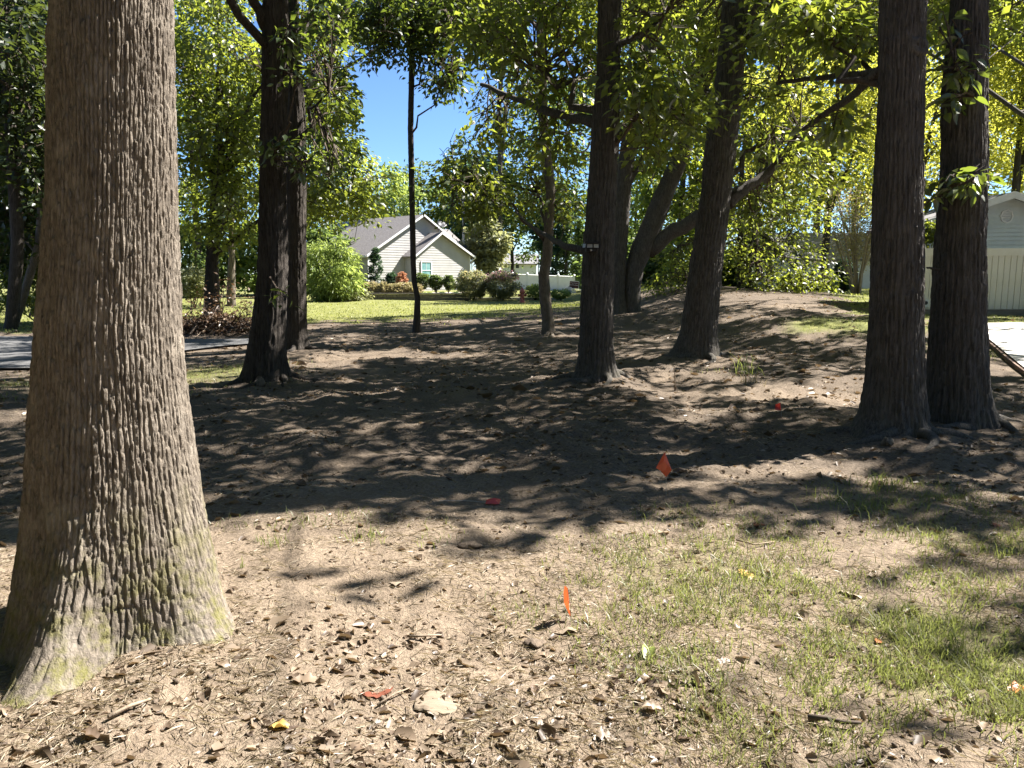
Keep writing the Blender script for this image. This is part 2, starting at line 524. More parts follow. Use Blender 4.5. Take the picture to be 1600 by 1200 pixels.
th = np.concatenate([np.linspace(-180, -48, 34)[:-1], np.linspace(-46, 46, 350), np.linspace(48, 180, 34)[1:-1]])
th = np.radians(th)
rr = np.concatenate([[0.02], np.geomspace(.6, 40, 250), np.geomspace(40.8, 900, 60)])
TT, RR = np.meshgrid(th, rr)
gx = (RR * np.sin(TT)); gy = (RR * np.cos(TT))
gz = H(gx, gy)
n_t = len(th); n_r = len(rr)
gi, gj = np.meshgrid(np.arange(n_r - 1), np.arange(n_t), indexing='ij')
gF = np.stack([gi * n_t + gj, gi * n_t + (gj + 1) % n_t, (gi + 1) * n_t + (gj + 1) % n_t, (gi + 1) * n_t + gj], -1).reshape(-1, 4)[:, ::-1]
GV = np.stack([gx, gy, gz], -1).reshape(-1, 3)
o = build('ground', GV, gF, M['ground'], None, True, attrs={"lawn": (lawn(gx, gy) * (.48 + .52 * sstep(8, 18, gy))).ravel(), "humus_shade": humus_shade(gx, gy).ravel()})
tag(o, 'bare tan soil under the oaks running into sunlit lawn', 'ground', kind='structure')


def sheet(name, pts, m, lift, nsub=14, label=None, cat=None, thick=.12):
    """a paved sheet: quad a,b,c,d (x,y) subdivided and laid on the ground"""
    a, b, c, d = [np.array(p, float) for p in pts]
    s = np.linspace(0, 1, nsub)
    U, Vv = np.meshgrid(s, s)
    P = (a * (1 - U)[..., None] + b * U[..., None]) * (1 - Vv)[..., None] + (d * (1 - U)[..., None] + c * U[..., None]) * Vv[..., None]
    z = H(P[..., 0], P[..., 1], False) + lift
    V = np.stack([P[..., 0], P[..., 1], z], -1).reshape(-1, 3)
    i, j = np.meshgrid(np.arange(nsub - 1), np.arange(nsub - 1), indexing='ij')
    F = np.stack([i * nsub + j, i * nsub + j + 1, (i + 1) * nsub + j + 1, (i + 1) * nsub + j], -1).reshape(-1, 4)
    o = build(name, V, F, m, None, True)
    return tag(o, label, cat, kind='structure')


sheet('asphalt_drive', [(-30, 11.0), (-8.2, 13.0), (-5.4, 18.9), (-30, 20.5)], M['asphalt'], .05, 40, 'grey asphalt drive coming in behind the thick left trunk', 'drive')
sheet('concrete_drive', [(5.95, 7.0), (14, 7.0), (17, 16.8), (9.9, 16.8)], M['concrete'], .06, 24, 'pale concrete driveway before the white board fence', 'driveway')
e = MB()
for a, b in (((5.9, 7.0), (9.85, 16.8)),):
    n = 24
    for k in range(n):
        p = [np.array(a) * (1 - t) + np.array(b) * t for t in (k / n, (k + 1) / n)]
        q = []
        for w in p:
            z = float(H(w[0], w[1], False))
            q += [(w[0] - .04, w[1], z - .1), (w[0] - .005, w[1], z - .1), (w[0] - .005, w[1], z + .066), (w[0] - .04, w[1], z + .066)]
        e.add(q, [(0, 1, 5, 4), (1, 2, 6, 5), (2, 3, 7, 6), (3, 0, 4, 7)])
o = e.build('edging_board', M['wood_edge'])
tag(o, 'weathered brown edging board along the concrete driveway', 'edging')

# ------------------------------------------------------------------ trees: trunks
def on_ground(P):
    return P - SDIR * (P[:, 2] / SDIR[2])[:, None]


TREES = []
D2 = math.radians


class Tree:
    pass


def prof(Y, rows):
    z, x, r = [], [], []
    for v, a, b in sorted(rows, reverse=True):
        p = at(a, v, Y); q = at(b, v, Y)
        z.append(p[2]); x.append((p[0] + q[0]) / 2); r.append((q[0] - p[0]) / 2 * .985)
    return np.array(z), np.array(x), np.array(r)


def trunk_mesh(name, parent, Z, X, Yc, Rr, mat, zb, nseg=128, dz=.03, ztop_vis=6.0, flare=None, bark=(.035, .15, .014), seed=1, lump=.03, face=None):
    """a barked trunk: plates between furrows are modelled, not painted"""
    drop_ = .13 if face is not None else .05
    rows = np.concatenate([np.arange(zb - .15 - drop_, min(ztop_vis, Z[-1]), dz), np.arange(min(ztop_vis, Z[-1]), Z[-1] + .01, .25)])
    if len(rows) < 3: rows = np.linspace(zb - .15, Z[-1], 6)
    T = np.arange(nseg) * 2 * math.pi / nseg
    if face is not None:      # most segments on the side that is seen from near by
        a0, half, nf = face
        T = np.sort(np.mod(np.radians(np.concatenate([np.linspace(a0 - half, a0 + half, nf), np.linspace(a0 + half, a0 + 360 - half, nseg - nf + 2)[1:-1]])), 2 * math.pi))
    TH, ZZ = np.meshgrid(T, rows)
    R = np.interp(ZZ, Z, Rr); CX = np.interp(ZZ, Z, X); CY = np.interp(ZZ, Z, Yc)
    h = np.maximum(ZZ - (zb - drop_), 0)
    for ang, amt, wid, hf in (flare or []):
        d = np.abs((TH - math.radians(ang) + math.pi) % (2 * math.pi) - math.pi)
        R = R + amt * np.exp(-h / hf) * np.exp(-(d / wid) ** 2)
    R = R * (1 + lump * 2 * (fbm(np.cos(TH) * 1.5 + 9 + ZZ * .0, np.sin(TH) * 1.5 + ZZ * 1.3, seed + 5, 3) - .5))
    R0 = float(np.median(Rr)); w, hh, dep = bark
    nu = max(6, round(2 * math.pi * R0 / w))
    # the warp is faded at the seam so that the pattern closes round the trunk
    seam = np.minimum(1, np.minimum(TH, 2 * math.pi - TH) / .3)
    wu = (fbm(TH * nu / (2 * math.pi) * .3, ZZ / hh * .7, seed + 31, 3) - .5) * .8 * seam
    u = TH / (2 * math.pi) * nu + wu
    v = ZZ / hh + (fbm(TH * nu / (2 * math.pi) * .8, ZZ / hh * .5, seed + 37, 2) - .5) * 1.6 * seam
    f1, f2, cid = vor(u, v, nu, seed)
    pl = sstep(.02, .20, f2 - f1)
    ph = u * 1.0 + (fbm(TH * nu / (2 * math.pi) * .55, ZZ / hh * .45, seed + 61, 2) - .5) * .9 * seam
    col = np.mod(np.floor(ph), nu)
    rd = 1 - np.abs(2 * (ph - np.floor(ph)) - 1)
    rg = sstep(.06, .42, rd)
    v2 = ZZ / hh * 1.25 + hsh(col, col * 0, seed + 71) * 9 + (noise2(ph * 2, ZZ / hh * 2, seed + 73) - .5) * .5
    ck = np.abs(2 * (v2 - np.floor(v2)) - 1); cr = sstep(.0, .22, 1 - ck)
    pid = hsh(col, np.floor(v2), seed + 79)
    skew = (ph - np.floor(ph) - .5) * (hsh(col, np.floor(v2), seed + 83) - .5) * 1.2 + (v2 - np.floor(v2) - .5) * .35
    dep = dep * (.55 + .9 * fbm(np.cos(TH) * 3 + 20, np.sin(TH) * 3 + ZZ * 2.2, seed + 91, 3))
    blk = sstep(.95, .15, h) if face is not None else 0.25
    rg = rg * (1 - .55 * blk) + .55 * blk * pl
    disp = dep * (.75 * rg * (.62 + .38 * cr) + .35 * pl - .75) + dep * (.75 * (pid - .5) + skew * .6) * rg + dep * .3 * (cid - .5) + dep * .45 * (fbm(TH * nu * .9, ZZ / w * .7, seed + 9, 2) - .5)
    R = R + disp * (.35 + .65 * sstep(.0, .16, h)) if face is not None else R + disp
    V = np.stack([CX + R * np.cos(TH), CY + R * np.sin(TH), ZZ], -1).reshape(-1, 3)
    i, j = np.meshgrid(np.arange(len(rows) - 1), np.arange(nseg), indexing='ij')
    F = np.stack([i * nseg + j, i * nseg + (j + 1) % nseg, (i + 1) * nseg + (j + 1) % nseg, (i + 1) * nseg + j], -1).reshape(-1, 4)
    return build(name, V, F, mat, parent, True)


def make_tree(name, label, Y, rows, top, mat, flare=None, nseg=112, dz=.03, bark=(.035, .15, .014), seed=1, leafm='leaf_mid', ztop_vis=6.0, taper=.45, face=None, lean=None, group=None, r_scale=1.0, trunkname='trunk'):
    Z, X, R = prof(Y, rows)
    R = R * r_scale
    zb = hz(X[0], Y)
    if top > Z[-1]:
        k = -2 if len(Z) < 4 else -3
        sl = (X[-1] - X[k]) / (Z[-1] - Z[k]) if lean is None else lean
        zz = np.linspace(Z[-1], top, 6)[1:]
        X = np.concatenate([X, X[-1] + sl * (zz - Z[-1]) * .8]); R = np.concatenate([R, np.linspace(R[-1], R[-1] * taper, 6)[1:]]); Z = np.concatenate([Z, zz])
    Z = np.concatenate([[min(Z[0] - .2, zb - .2)], Z]); X = np.concatenate([[X[0]], X]); R = np.concatenate([[R[0]], R])
    Yc = np.full(len(Z), float(Y))
    t = Tree()
    t.root = thing(name, (X[0], Y, zb), label, 'tree', group)
    t.Z, t.X, t.Y, t.R = Z, X, Yc, R
    t.pos = np.array([X[0], Y]); t.zb = zb; t.leafm = leafm; t.clumps = []; t.objs = 0; t.limbs = []; t.shade = True; t.mat = mat; t.twigmat = M['twig']; t.tpl = 'A'; t.first = None
    trunk_mesh(trunkname, t.root, Z, X, Yc, R, mat, zb, nseg, dz, ztop_vis, flare, bark, seed, face=face)
    TREES.append(t)
    return t


def axis(t, z):
    return np.array([np.interp(z, t.Z, t.X), np.interp(z, t.Z, t.Y), z]), float(np.interp(z, t.Z, t.R))


def rootflares(seed, n=5, amt=.16, wid=.42, hf=.22):
    r = random.Random(seed)
    return [(360 * k / n + r.uniform(-20, 20), amt * r.uniform(.6, 1.25), wid * r.uniform(.8, 1.2), hf * r.uniform(.8, 1.2)) for k in range(n)]


hero = make_tree('oak_tree', 'thick sunlit oak trunk with flared roots in the left foreground', 3.36,
                 [(0, 85, 268), (300, 80, 275), (500, 66, 281), (600, 60, 289), (700, 54, 303), (800, 50, 318), (870, 44, 330), (1000, 44, 334)], 11.0, M['bark_hero'],
                 flare=[(-90, .46, .30, .26), (-128, .16, .25, .2), (-58, .04, .18, .13), (-24, .25, .36, .22), (-2, .10, .3, .3), (-24, .08, .5, .07), (-90, .20, .32, .09), (-60, .03, .3, .07), (178, .12, .40, .17), (-150, .10, .2, .2), (62, .22, .5, .2), (120, .2, .5, .2)],
                 nseg=440, dz=.0076, bark=(.0175, .105, .0105), seed=3, face=(-62, 98, 398), r_scale=.945, ztop_vis=3.15, leafm='leaf_mid', lean=.02)
pairF = make_tree('oak_tree', 'dark oak trunk, front one of the overlapping pair behind the thick left trunk', 11.3,
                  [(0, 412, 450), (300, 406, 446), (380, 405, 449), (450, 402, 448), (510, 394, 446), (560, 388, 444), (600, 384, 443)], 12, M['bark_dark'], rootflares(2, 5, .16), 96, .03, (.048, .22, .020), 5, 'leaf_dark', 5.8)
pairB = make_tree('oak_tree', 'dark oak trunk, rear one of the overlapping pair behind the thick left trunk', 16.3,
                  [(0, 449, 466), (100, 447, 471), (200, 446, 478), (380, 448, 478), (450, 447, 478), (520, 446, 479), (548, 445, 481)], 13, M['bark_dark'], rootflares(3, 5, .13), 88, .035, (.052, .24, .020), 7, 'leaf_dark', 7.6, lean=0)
slim = make_tree('young_oak_tree', 'slender crooked young oak in front of the beige house', 20.9,
                 [(0, 636, 645), (100, 639, 648), (200, 637, 646), (300, 639, 648), (400, 641, 650), (440, 643, 651), (465, 648, 657), (500, 646, 657), (521, 645, 657)], 12, M['bark_dark'], rootflares(4, 4, .04), 28, .05, (.035, .12, .005), 9, 'leaf_dark', 9, lean=.0)
midt = make_tree('oak_tree', 'medium grey trunk with a low bend standing right of the slender oak', 19.0,
                 [(0, 838, 852), (112, 838, 854), (187, 841, 856), (300, 853, 868), (400, 847, 863), (430, 841, 858), (470, 843, 861), (500, 847, 865), (530, 847, 866)], 12, M['bark_grey'], rootflares(5, 4, .06), 56, .04, (.035, .12, .007), 11, 'leaf_mid', 8.6, lean=0)
centre = make_tree('oak_tree', 'straight oak trunk in the centre carrying the white flood light', 11.2,
                   [(0, 935, 970), (112, 933, 969), (187, 926, 968), (300, 918, 962), (400, 911, 959), (500, 907, 958), (560, 904, 957), (608, 902, 958)], 12, M['bark'], [(-15, .16, .45, .2), (200, .14, .5, .2), (-100, .10, .4, .16), (90, .1, .6, .2), (-60, .1, .3, .14)], 112, .028, (.046, .20, .021), 13, 'leaf_mid', 5.8)
leaner = make_tree('oak_tree', 'broad slightly leaning oak trunk right of the centre with wide flared foot', 13.8,
                   [(0, 1130, 1168), (50, 1126, 1164), (112, 1120, 1162), (187, 1106, 1155), (300, 1096, 1142), (400, 1081, 1130), (480, 1070, 1122), (530, 1064, 1119), (570, 1060, 1118)], 12, M['bark'], [(-8, .1, .45, .25), (190, .34, .55, .24), (-110, .12, .4, .2), (-60, .1, .3, .16), (90, .2, .6, .2)], 120, .03, (.05, .22, .023), 15, 'leaf_mid', 6.8)
rightF = make_tree('oak_tree', 'tall oak trunk with a knot, left one of the close pair', 7.4,
                   [(0, 1378, 1444), (140, 1375, 1441), (255, 1370, 1439), (400, 1365, 1439), (500, 1362, 1438), (600, 1356, 1441), (640, 1353, 1442), (690, 1350, 1444)], 12, M['bark'], [(185, .26, .5, .2), (-20, .10, .5, .2), (-105, .20, .3, .12), (-65, .16, .28, .16), (-140, .2, .3, .15), (80, .2, .6, .2)], 170, .019, (.038, .19, .0185), 17, 'leaf_mid', 4.4)
rightB = make_tree('oak_tree', 'tall oak trunk with a dead twig stub, right one of the close pair', 8.0,
                   [(0, 1489, 1541), (140, 1475, 1539), (255, 1473, 1539), (300, 1470, 1538), (400, 1463, 1536), (500, 1457, 1536), (600, 1451, 1540), (640, 1449, 1542), (675, 1448, 1543)], 12, M['bark'], [(0, .18, .5, .2), (180, .08, .5, .2), (-100, .10, .4, .16), (-50, .12, .35, .16), (80, .2, .6, .2)], 160, .02, (.042, .20, .018), 19, 'leaf_mid', 4.6, lean=.03)
twin = make_tree('twin_trunk_tree', 'forked tree of two stems, one upright and one leaning right, on the mound', 24.0,
                 [(50, 1012, 1034), (120, 992, 1014), (187, 976, 999), (250, 966, 992), (300, 961, 986), (400, 958, 979), (460, 957, 976), (487, 957, 978)], 11, M['bark'], rootflares(8, 4, .16, .5, .2), 56, .05, (.06, .2, .013), 21, 'leaf_mid', 9.5, lean=.15)
# the leaning stem and its long side limb
Z2, X2, R2 = prof(24.1, [(120, 1098, 1113), (180, 1075, 1097), (240, 1052, 1080), (300, 1023, 1055), (350, 1002, 1037), (385, 986, 1024), (420, 976, 1006), (450, 974, 1001), (480, 974, 1001), (490, 972, 1003)])
zt = np.linspace(Z2[-1], Z2[-1] + 3, 4)[1:]
Z2 = np.concatenate([[Z2[0] - .3], Z2, zt]); X2 = np.concatenate([[X2[0]], X2, X2[-1] + .25 * (zt - zt[0] + .8)]); R2 = np.concatenate([[R2[0]], R2, np.linspace(.14, .07, 3)])
trunk_mesh('leaning_trunk', twin.root, Z2, X2, np.full(len(Z2), 24.1), R2, M['bark'], twin.zb, 56, .05, 9.0, None, (.06, .2, .013), 23)


def limb(t, pts, r0, r1, name='limb', n=7, extra=None, mat=None):
    P = np.array(pts, float)
    s = np.linspace(0, 1, len(P)); q = np.linspace(0, 1, max(8, 3 * len(P)))
    C = np.stack([np.interp(q, s, P[:, k]) for k in range(3)], 1)
    for _ in range(2): C[1:-1] = (C[:-2] + 2 * C[1:-1] + C[2:]) / 4
    C[1:-1] += (RNG.random((len(C) - 2, 3)) - .5) * r0 * .5
    V, F = tube(C, np.linspace(r0, r1, len(C)) * (1 + .12 * (RNG.random(len(C)) - .5)), n)
    o = build(name, V, F, mat or t.mat, t.root, True)
    t.limbs.append(C)
    return o


limb(twin, [at(1012, 392, 24.1), at(1045, 366, 23.9), at(1090, 343, 23.5), at(1143, 306, 23), at(1190, 281, 22.5), at(1215, 255, 22.2)], .25, .15, 'side_limb', 9)
limb(leaner, [at(1138, 320, 13.8), at(1160, 297, 13.8), at(1190, 281, 13.9), at(1225, 240, 14), at(1250, 205, 14)], .11, .05, 'side_limb')
limb(rightF, [at(1380, 105, 7.6), at(1330, 150, 8.2), at(1290, 178, 8.9), at(1255, 202, 9.6)], .048, .026, 'side_limb', 9)
limb(rightF, [at(1382, 108, 7.6), at(1340, 117, 8.2), at(1270, 122, 9), at(1215, 130, 9.6)], .04, .022, 'side_limb', 9)
limb(centre, [at(915, 392, 11.3), at(890, 388, 11.6), at(868, 376, 12.2), at(840, 360, 13), at(805, 330, 14)], .065, .02, 'side_limb')
limb(centre, [at(935, 190, 11.2), at(890, 185, 11.8), at(840, 168, 12.6), at(800, 152, 13.3), at(752, 132, 14)], .085, .035, 'side_limb')
limb(pairF, [at(418, 50, 11.3), at(405, 18, 11.2), at(388, -12, 11.0), at(360, -60, 10.8)], .075, .06, 'side_limb')
o = limb(centre, [at(921, 222, 11.05), at(918, 232, 11.0), at(912, 238, 10.95), at(905, 239, 10.9), at(899, 236, 10.85)], .016, .006, 'bare_stub', 6, None, M['bark_pale'])
tag(o, 'pale bare curved stub without bark')
limb(rightB, [at(1466, 421, 7.85), at(1456, 419, 7.8), at(1448, 418, 7.75)], .016, .008, 'dead_stub', 6, None, M['bark_dark'])
# roots that run out from the trunk feet, half sunk in the soil
for t, angs in ((pairF, (-150, -100, -40, 20)), (centre, (-20, -75, -130, 190)), (leaner, (-15, -80, -140, 185)), (rightF, (-40, -85, -125, -165)), (rightB, (-20, -70, -120)), (pairB, (-30, -100)), (midt, (-20, -120, -70))):
    for k, an in enumerate(angs):
        rq = random.Random(an * 7 + k); an = D2(an + rq.uniform(-10, 10)); r0 = t.R[1]
        ln = rq.uniform(.25, .6); c0 = np.array([t.X[1], t.Y[1]])
        P = []
        for q in np.linspace(0, 1, 9):
            aa = an + .35 * math.sin(q * 3 + k); dd = r0 * .8 + q * (ln + .15)
            xy = c0 + dd * np.array([math.cos(aa), math.sin(aa)]); P.append((xy[0], xy[1], hz(xy[0], xy[1]) + .03 * (1 - q) - .04 * q))
        V, F = tube(P, np.linspace(.085, .02, 9) * (.6 + r0), 8); build('root', V, F, t.mat, t.root, True)
# knot on the front right trunk
kz = at(1424, 70, 7.2)
kc, kr = axis(rightF, kz[2])
kb = MB().lathe([(.125, -.05), (.11, -.015), (.085, .006), (.055, .014), (.035, .004), (.01, -.012)], (kc[0] + .085, kc[1] - kr * .90, kz[2]), 16, (.36, -.93, .1))
kv = np.array(kb.V); kv += (np.stack([noise2(kv[:, 0] * 30, kv[:, 2] * 30, s) for s in (1, 2, 3)], 1) - .5) * .03
build('knot', kv, kb.F, M['bark'], rightF.root, True)

# ---- trees of the middle distance and the wood at left
L335 = make_tree('maple_tree', 'leafy tree with upright forking branches rising behind the brush pile', 27.0,
                 [(0, 341, 345), (100, 339, 345), (200, 336, 346), (270, 332, 352), (300, 330, 354), (400, 322, 341), (500, 318, 344)], 13, M['bark_dark'], rootflares(9, 4, .06), 40, .06, (.05, .18, .01), 25, 'leaf_mid', 10, lean=0)
for pts, r in (([(338, 275), (360, 235), (378, 190), (395, 140)], .11), ([(334, 285), (318, 240), (308, 190), (300, 120)], .09), ([(342, 270), (385, 225), (402, 210)], .06), ([(341, 180), (352, 120), (366, 40), (372, -20)], .06), ([(345, 300), (380, 275), (405, 262)], .05)):
    limb(L335, [at(u, v, 27 + .2 * k) for k, (u, v) in enumerate(pts)], r, r * .4, 'limb', 6)
L360 = make_tree('background_tree', 'thin pale trunk in the sunny lawn behind the brush pile', 40.0, [(300, 358, 366), (400, 357, 367), (462, 354, 368)], 12, M['bark_grey'], None, 20, .15, (.05, .2, .006), 27, 'leaf_bright', 5, lean=0)
wd = []
for k, (u0, u1, Y, wpx, top, lab) in enumerate(((18, 28, 23, 19, 13, 'straight dark trunk at the left edge beyond the asphalt drive'), (22, 62, 24, 13, 9, 'reddish leaning trunk beside the dark one at the left edge'),
                                                (52, 84, 30, 11, 14, 'thin dark woodland tree high behind the thick left trunk'), (-60, -70, 27, 24, 14, 'dark woodland tree just outside the left edge'), (150, 160, 33, 18, 14, 'woodland tree hidden behind the thick left trunk'))):
    vb = 430 + 1920 / Y
    t = make_tree('woodland_tree', lab, Y, [(380, u1 - wpx / 2, u1 + wpx / 2), (vb, u0 - wpx / 2, u0 + wpx / 2)], top, M['bark_dark'] if k != 1 else M['bark_grey'], rootflares(30 + k, 4, .06), 24, .12, (.05, .2, .01), 41 + k, 'leaf_wood', 6, lean=(.18 if k == 1 else .03))
    wd.append(t)
small = make_tree('small_tree', 'low leafy tree with two thin stems on the crest of the mound', 29.0, [(200, 1185, 1194), (300, 1180, 1191), (380, 1170, 1181), (455, 1164, 1175)], 7.2, M['bark_dark'], None, 20, .1, (.05, .2, .006), 61, 'leaf_mid', 5, lean=0)
Z3, X3, R3 = prof(29.0, [(290, 1152, 1160), (380, 1151, 1160), (455, 1150, 1161)])
Z3 = np.concatenate([[Z3[0] - .3], Z3, [Z3[-1] + 2]]); X3 = np.concatenate([[X3[0]], X3, [X3[-1] + .1]]); R3 = np.concatenate([[R3[0]], R3, [.04]])
trunk_mesh('trunk', small.root, Z3, X3, np.full(len(Z3), 28.9), R3, M['bark_dark'], small.zb, 18, .12, 5, None, (.05, .2, .006), 63)

# trees whose trunks stand beside the frame and whose crowns shade the ground
for k, (x, y, lab) in enumerate(((11.6, 8.3, 'oak beyond the right edge shading the foreground'), (13.5, 12.5, 'oak over the concrete drive beyond the right edge'), (-9.5, 9.5, 'oak beyond the left edge over the asphalt drive'),
                                 (9.0, 1.2, 'oak beside the photographer at the right'), (19.5, 24.5, 'oak beside the pale green house'))):
    u, v, zc = proj(np.array([x, y, 0.1]))
    t = Tree(); zb = hz(x, y)
    t.root = thing('shade_tree', (x, y, zb), lab, 'tree')
    t.Z = np.array([zb - .2, zb + 1.2, zb + 5, zb + (9.3 if k == 0 else 12)]); t.X = np.array([x, x, x + .1, x + .2]); t.Y = np.full(4, y); t.R = np.array([.36, .28, .24, .11])
    t.pos = np.array([x, y]); t.zb = zb; t.leafm = 'leaf_mid'; t.clumps = []; t.objs = 0; t.limbs = []; t.mat = M['bark']; t.twigmat = M['twig']; t.tpl = 'A'; t.shade = True; t.first = None
    trunk_mesh('trunk', t.root, t.Z, t.X, t.Y, t.R, M['bark'], zb, 40, .12, 6, rootflares(70 + k, 5, .15), (.05, .2, .012), 71 + k)
    TREES.append(t)
for t in (slim, L360, small, *wd[:3]): t.shade = False
NSHADE = len(TREES)
for k, (x, y, lab) in enumerate(((-6.5, 1.0, 'unseen oak added left of the photographer'), (-4.5, -5.0, 'unseen oak added behind the photographer at left'), (1.5, -7.5, 'unseen oak added straight behind the photographer'), (7.0, -6.0, 'unseen oak added behind the photographer at right'),
                                 (-11.5, 4.5, 'unseen oak added beyond the left edge beside the thick trunk'), (-10.5, -3.0, 'unseen oak added far behind the photographer at left'), (13.0, -2.5, 'unseen oak added far right of the photographer'), (-15.0, 12.0, 'unseen oak added beyond the left edge past the asphalt drive'))):
    t = Tree(); zb = hz(x, y)  # unseen oak added to block skylight from behind and beside
    t.root = thing('shade_tree', (x, y, zb), lab, 'tree')
    t.Z = np.array([zb - .2, zb + 1.2, zb + 5, zb + 12]); t.X = np.array([x, x, x + .1, x + .2]); t.Y = np.full(4, y); t.R = np.array([.36, .28, .24, .11])
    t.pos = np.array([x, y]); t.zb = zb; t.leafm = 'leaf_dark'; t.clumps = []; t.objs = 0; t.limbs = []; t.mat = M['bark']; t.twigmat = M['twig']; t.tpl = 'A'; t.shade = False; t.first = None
    trunk_mesh('trunk', t.root, t.Z, t.X, t.Y, t.R, M['bark'], zb, 24, .25, 6, rootflares(80 + k, 5, .15), (.06, .3, .012), 81 + k)
    rq = np.random.default_rng(900 + k)
    for _ in range(110):
        d_ = rq.normal(0, 1, 3); d_ /= np.linalg.norm(d_); d_ *= rq.uniform(.2, 1) ** .4
        P = np.array([x, y, 7.2]) + d_ * np.array([4.2, 4.2, 4.6])
        g_ = on_ground(P[None])[0]
        uu, vv, zz_ = [float(q[0]) for q in proj(P)]
        if 0 < g_[1] < 12 and abs(g_[0]) < 8: continue
        if P[1] > .5 and -80 < uu < 1680 and vv > -60: continue
        t.clumps.append((P, 1.0, 40, .42, 'V', False))
    TREES.append(t)

# unseen trees added behind and beside the view to block low skylight
for k in range(17):
    az = math.radians(-62 - k * 11.2) if k < 14 else math.radians((50, 74, 98)[k - 14])
    ds = 17 + 3.5 * ((k * 7) % 3) + (9 if k >= 14 else 0); x, y = ds * math.sin(az), ds * math.cos(az)
    t = Tree(); zb = hz(x, y)
    t.root = thing('woodland_tree', (x, y, zb), 'leafy tree added outside the view to block low skylight', 'tree', 'added trees round the view that block skylight')
    t.Z = np.array([zb - .2, zb + 1.2, zb + 5, zb + 12]); t.X = np.array([x, x, x + .1, x + .2]); t.Y = np.full(4, y); t.R = np.array([.30, .24, .2, .09])
    t.pos = np.array([x, y]); t.zb = zb; t.leafm = 'leaf_dark'; t.clumps = []; t.objs = 0; t.limbs = []; t.mat = M['bark']; t.twigmat = M['twig']; t.tpl = 'A'; t.shade = False; t.first = None
    trunk_mesh('trunk', t.root, t.Z, t.X, t.Y, t.R, M['bark'], zb, 16, .4, 6, None, (.08, .4, .012), 121 + k)
    rq = np.random.default_rng(950 + k)
    for _ in range(80):
        d_ = rq.normal(0, 1, 3); d_ /= np.linalg.norm(d_); d_ *= rq.uniform(.2, 1) ** .4
        P = np.array([x, y, 5.6]) + d_ * np.array([4.0, 4.0, 5.2])
        uu, vv, zz_ = [float(q[0]) for q in proj(P)]
        if P[1] > .5 and -120 < uu < 1720 and vv > -60: continue
        t.clumps.append((P, 1.2, 34, .62, 'V', False))
    TREES.append(t)

# ------------------------------------------------------------------ leaves
TPL = {
    'B': (np.array([(0, 0, 0), (.24, .5, .06), (0, 1, -.12), (-.24, .5, .06)]), np.array([(0, 1, 2), (0, 2, 3)])),
    'A': (np.array([(0, 0, 0), (0, .5, .0), (-.25, .48, .07), (.25, .48, .07), (0, 1, -.14)]), np.array([(0, 1, 2), (0, 3, 1), (2, 1, 4), (1, 3, 4)])),
    'V': (np.array([(0, 0, 0), (.31, .5, .06), (0, 1, -.12), (-.31, .5, .06)]), np.array([(0, 1, 2), (0, 2, 3)])),
    'W': (np.array([(0, 0, 0), (0, .5, .0), (-.30, .5, .08), (.30, .5, .08), (0, 1, -.14)]), np.array([(0, 1, 2), (0, 3, 1), (2, 1, 4), (1, 3, 4)])),
    'C': (np.array([(0, .45, 0), (0, 0, 0), (.2, .22, .02), (.09, .38, .0), (.40, .55, .05), (.11, .66, 0), (0, 1, -.1), (-.11, .66, 0), (-.40, .55, .05), (-.09, .38, 0), (-.2, .22, .02)]),
          np.array([(0, a, a % 10 + 1) for a in range(1, 11)])),
}


def frames(C, rad, n, L, droop=.45, flat=.6, seed=0, upn=1.0):
    """positions, axes, normals, lengths and tones for n leaves round each centre"""
    r = np.random.default_rng(seed)
    N = len(C)
    rad = np.broadcast_to(np.asarray(rad, float), (N,))
    off = r.normal(0, .52, (N, n, 3)); off[..., 2] *= flat
    P = (C[:, None, :] + off * rad[:, None, None]).reshape(-1, 3)
    A = off + r.normal(0, .55, off.shape); A[..., 2] = A[..., 2] * .4 - droop * np.abs(r.normal(.8, .5, A.shape[:2]))
    A = A.reshape(-1, 3); A /= np.linalg.norm(A, axis=1, keepdims=True) + 1e-9
    Nn = r.normal(0, .55, A.shape); Nn[:, 2] += upn
    Nn -= A * (Nn * A).sum(1, keepdims=True); Nn /= np.linalg.norm(Nn, axis=1, keepdims=True) + 1e-9
    Ln = L * r.uniform(.6, 1.25, len(P))
    tone = np.clip(np.repeat(r.uniform(.1, .9, N), n) * .6 + r.uniform(0, .4, len(P)) + 0, 0, 1)
    return P, A, Nn, Ln, tone


def leafmesh(fr, tpl):
    P, A, Nn, Ln, tone = fr
    tv, tf = TPL[tpl]
    B = np.cross(A, Nn)
    V = P[:, None, :] + Ln[:, None, None] * (tv[None, :, 0, None] * B[:, None, :] + tv[None, :, 1, None] * A[:, None, :] + tv[None, :, 2, None] * Nn[:, None, :])
    k = len(tv)
    F = tf[None, :, :] + (np.arange(len(P)) * k)[:, None, None]
    return V.reshape(-1, 3), F.reshape(-1, 3), np.repeat(tone, k)


def blob(u, v, Y, ru, rv, rY, n, seed):
    """n clump centres in an ellipsoid given by its place and size in the picture and its real depth"""
    r = np.random.default_rng(seed)
    d = r.normal(0, 1, (n, 3)); d /= np.linalg.norm(d, axis=1, keepdims=True)
    d *= r.uniform(.15, 1, (n, 1)) ** .45
    return np.array([at(u + ru * a, v + rv * b, Y + rY * c) for a, b, c in d])


SKYHOLE = [(600, 172, 36, 74), (672, 212, 32, 40), (628, 222, 36, 26), (560, 120, 10, 20), (835, 40, 12, 26)]


def in_hole(P):
    u, v, z = proj(P)
    h = np.zeros(len(u), bool)
    for a, b, ru, rv in SKYHOLE: h |= ((u - a) / ru) ** 2 + ((v - b) / rv) ** 2 < 1
    return h


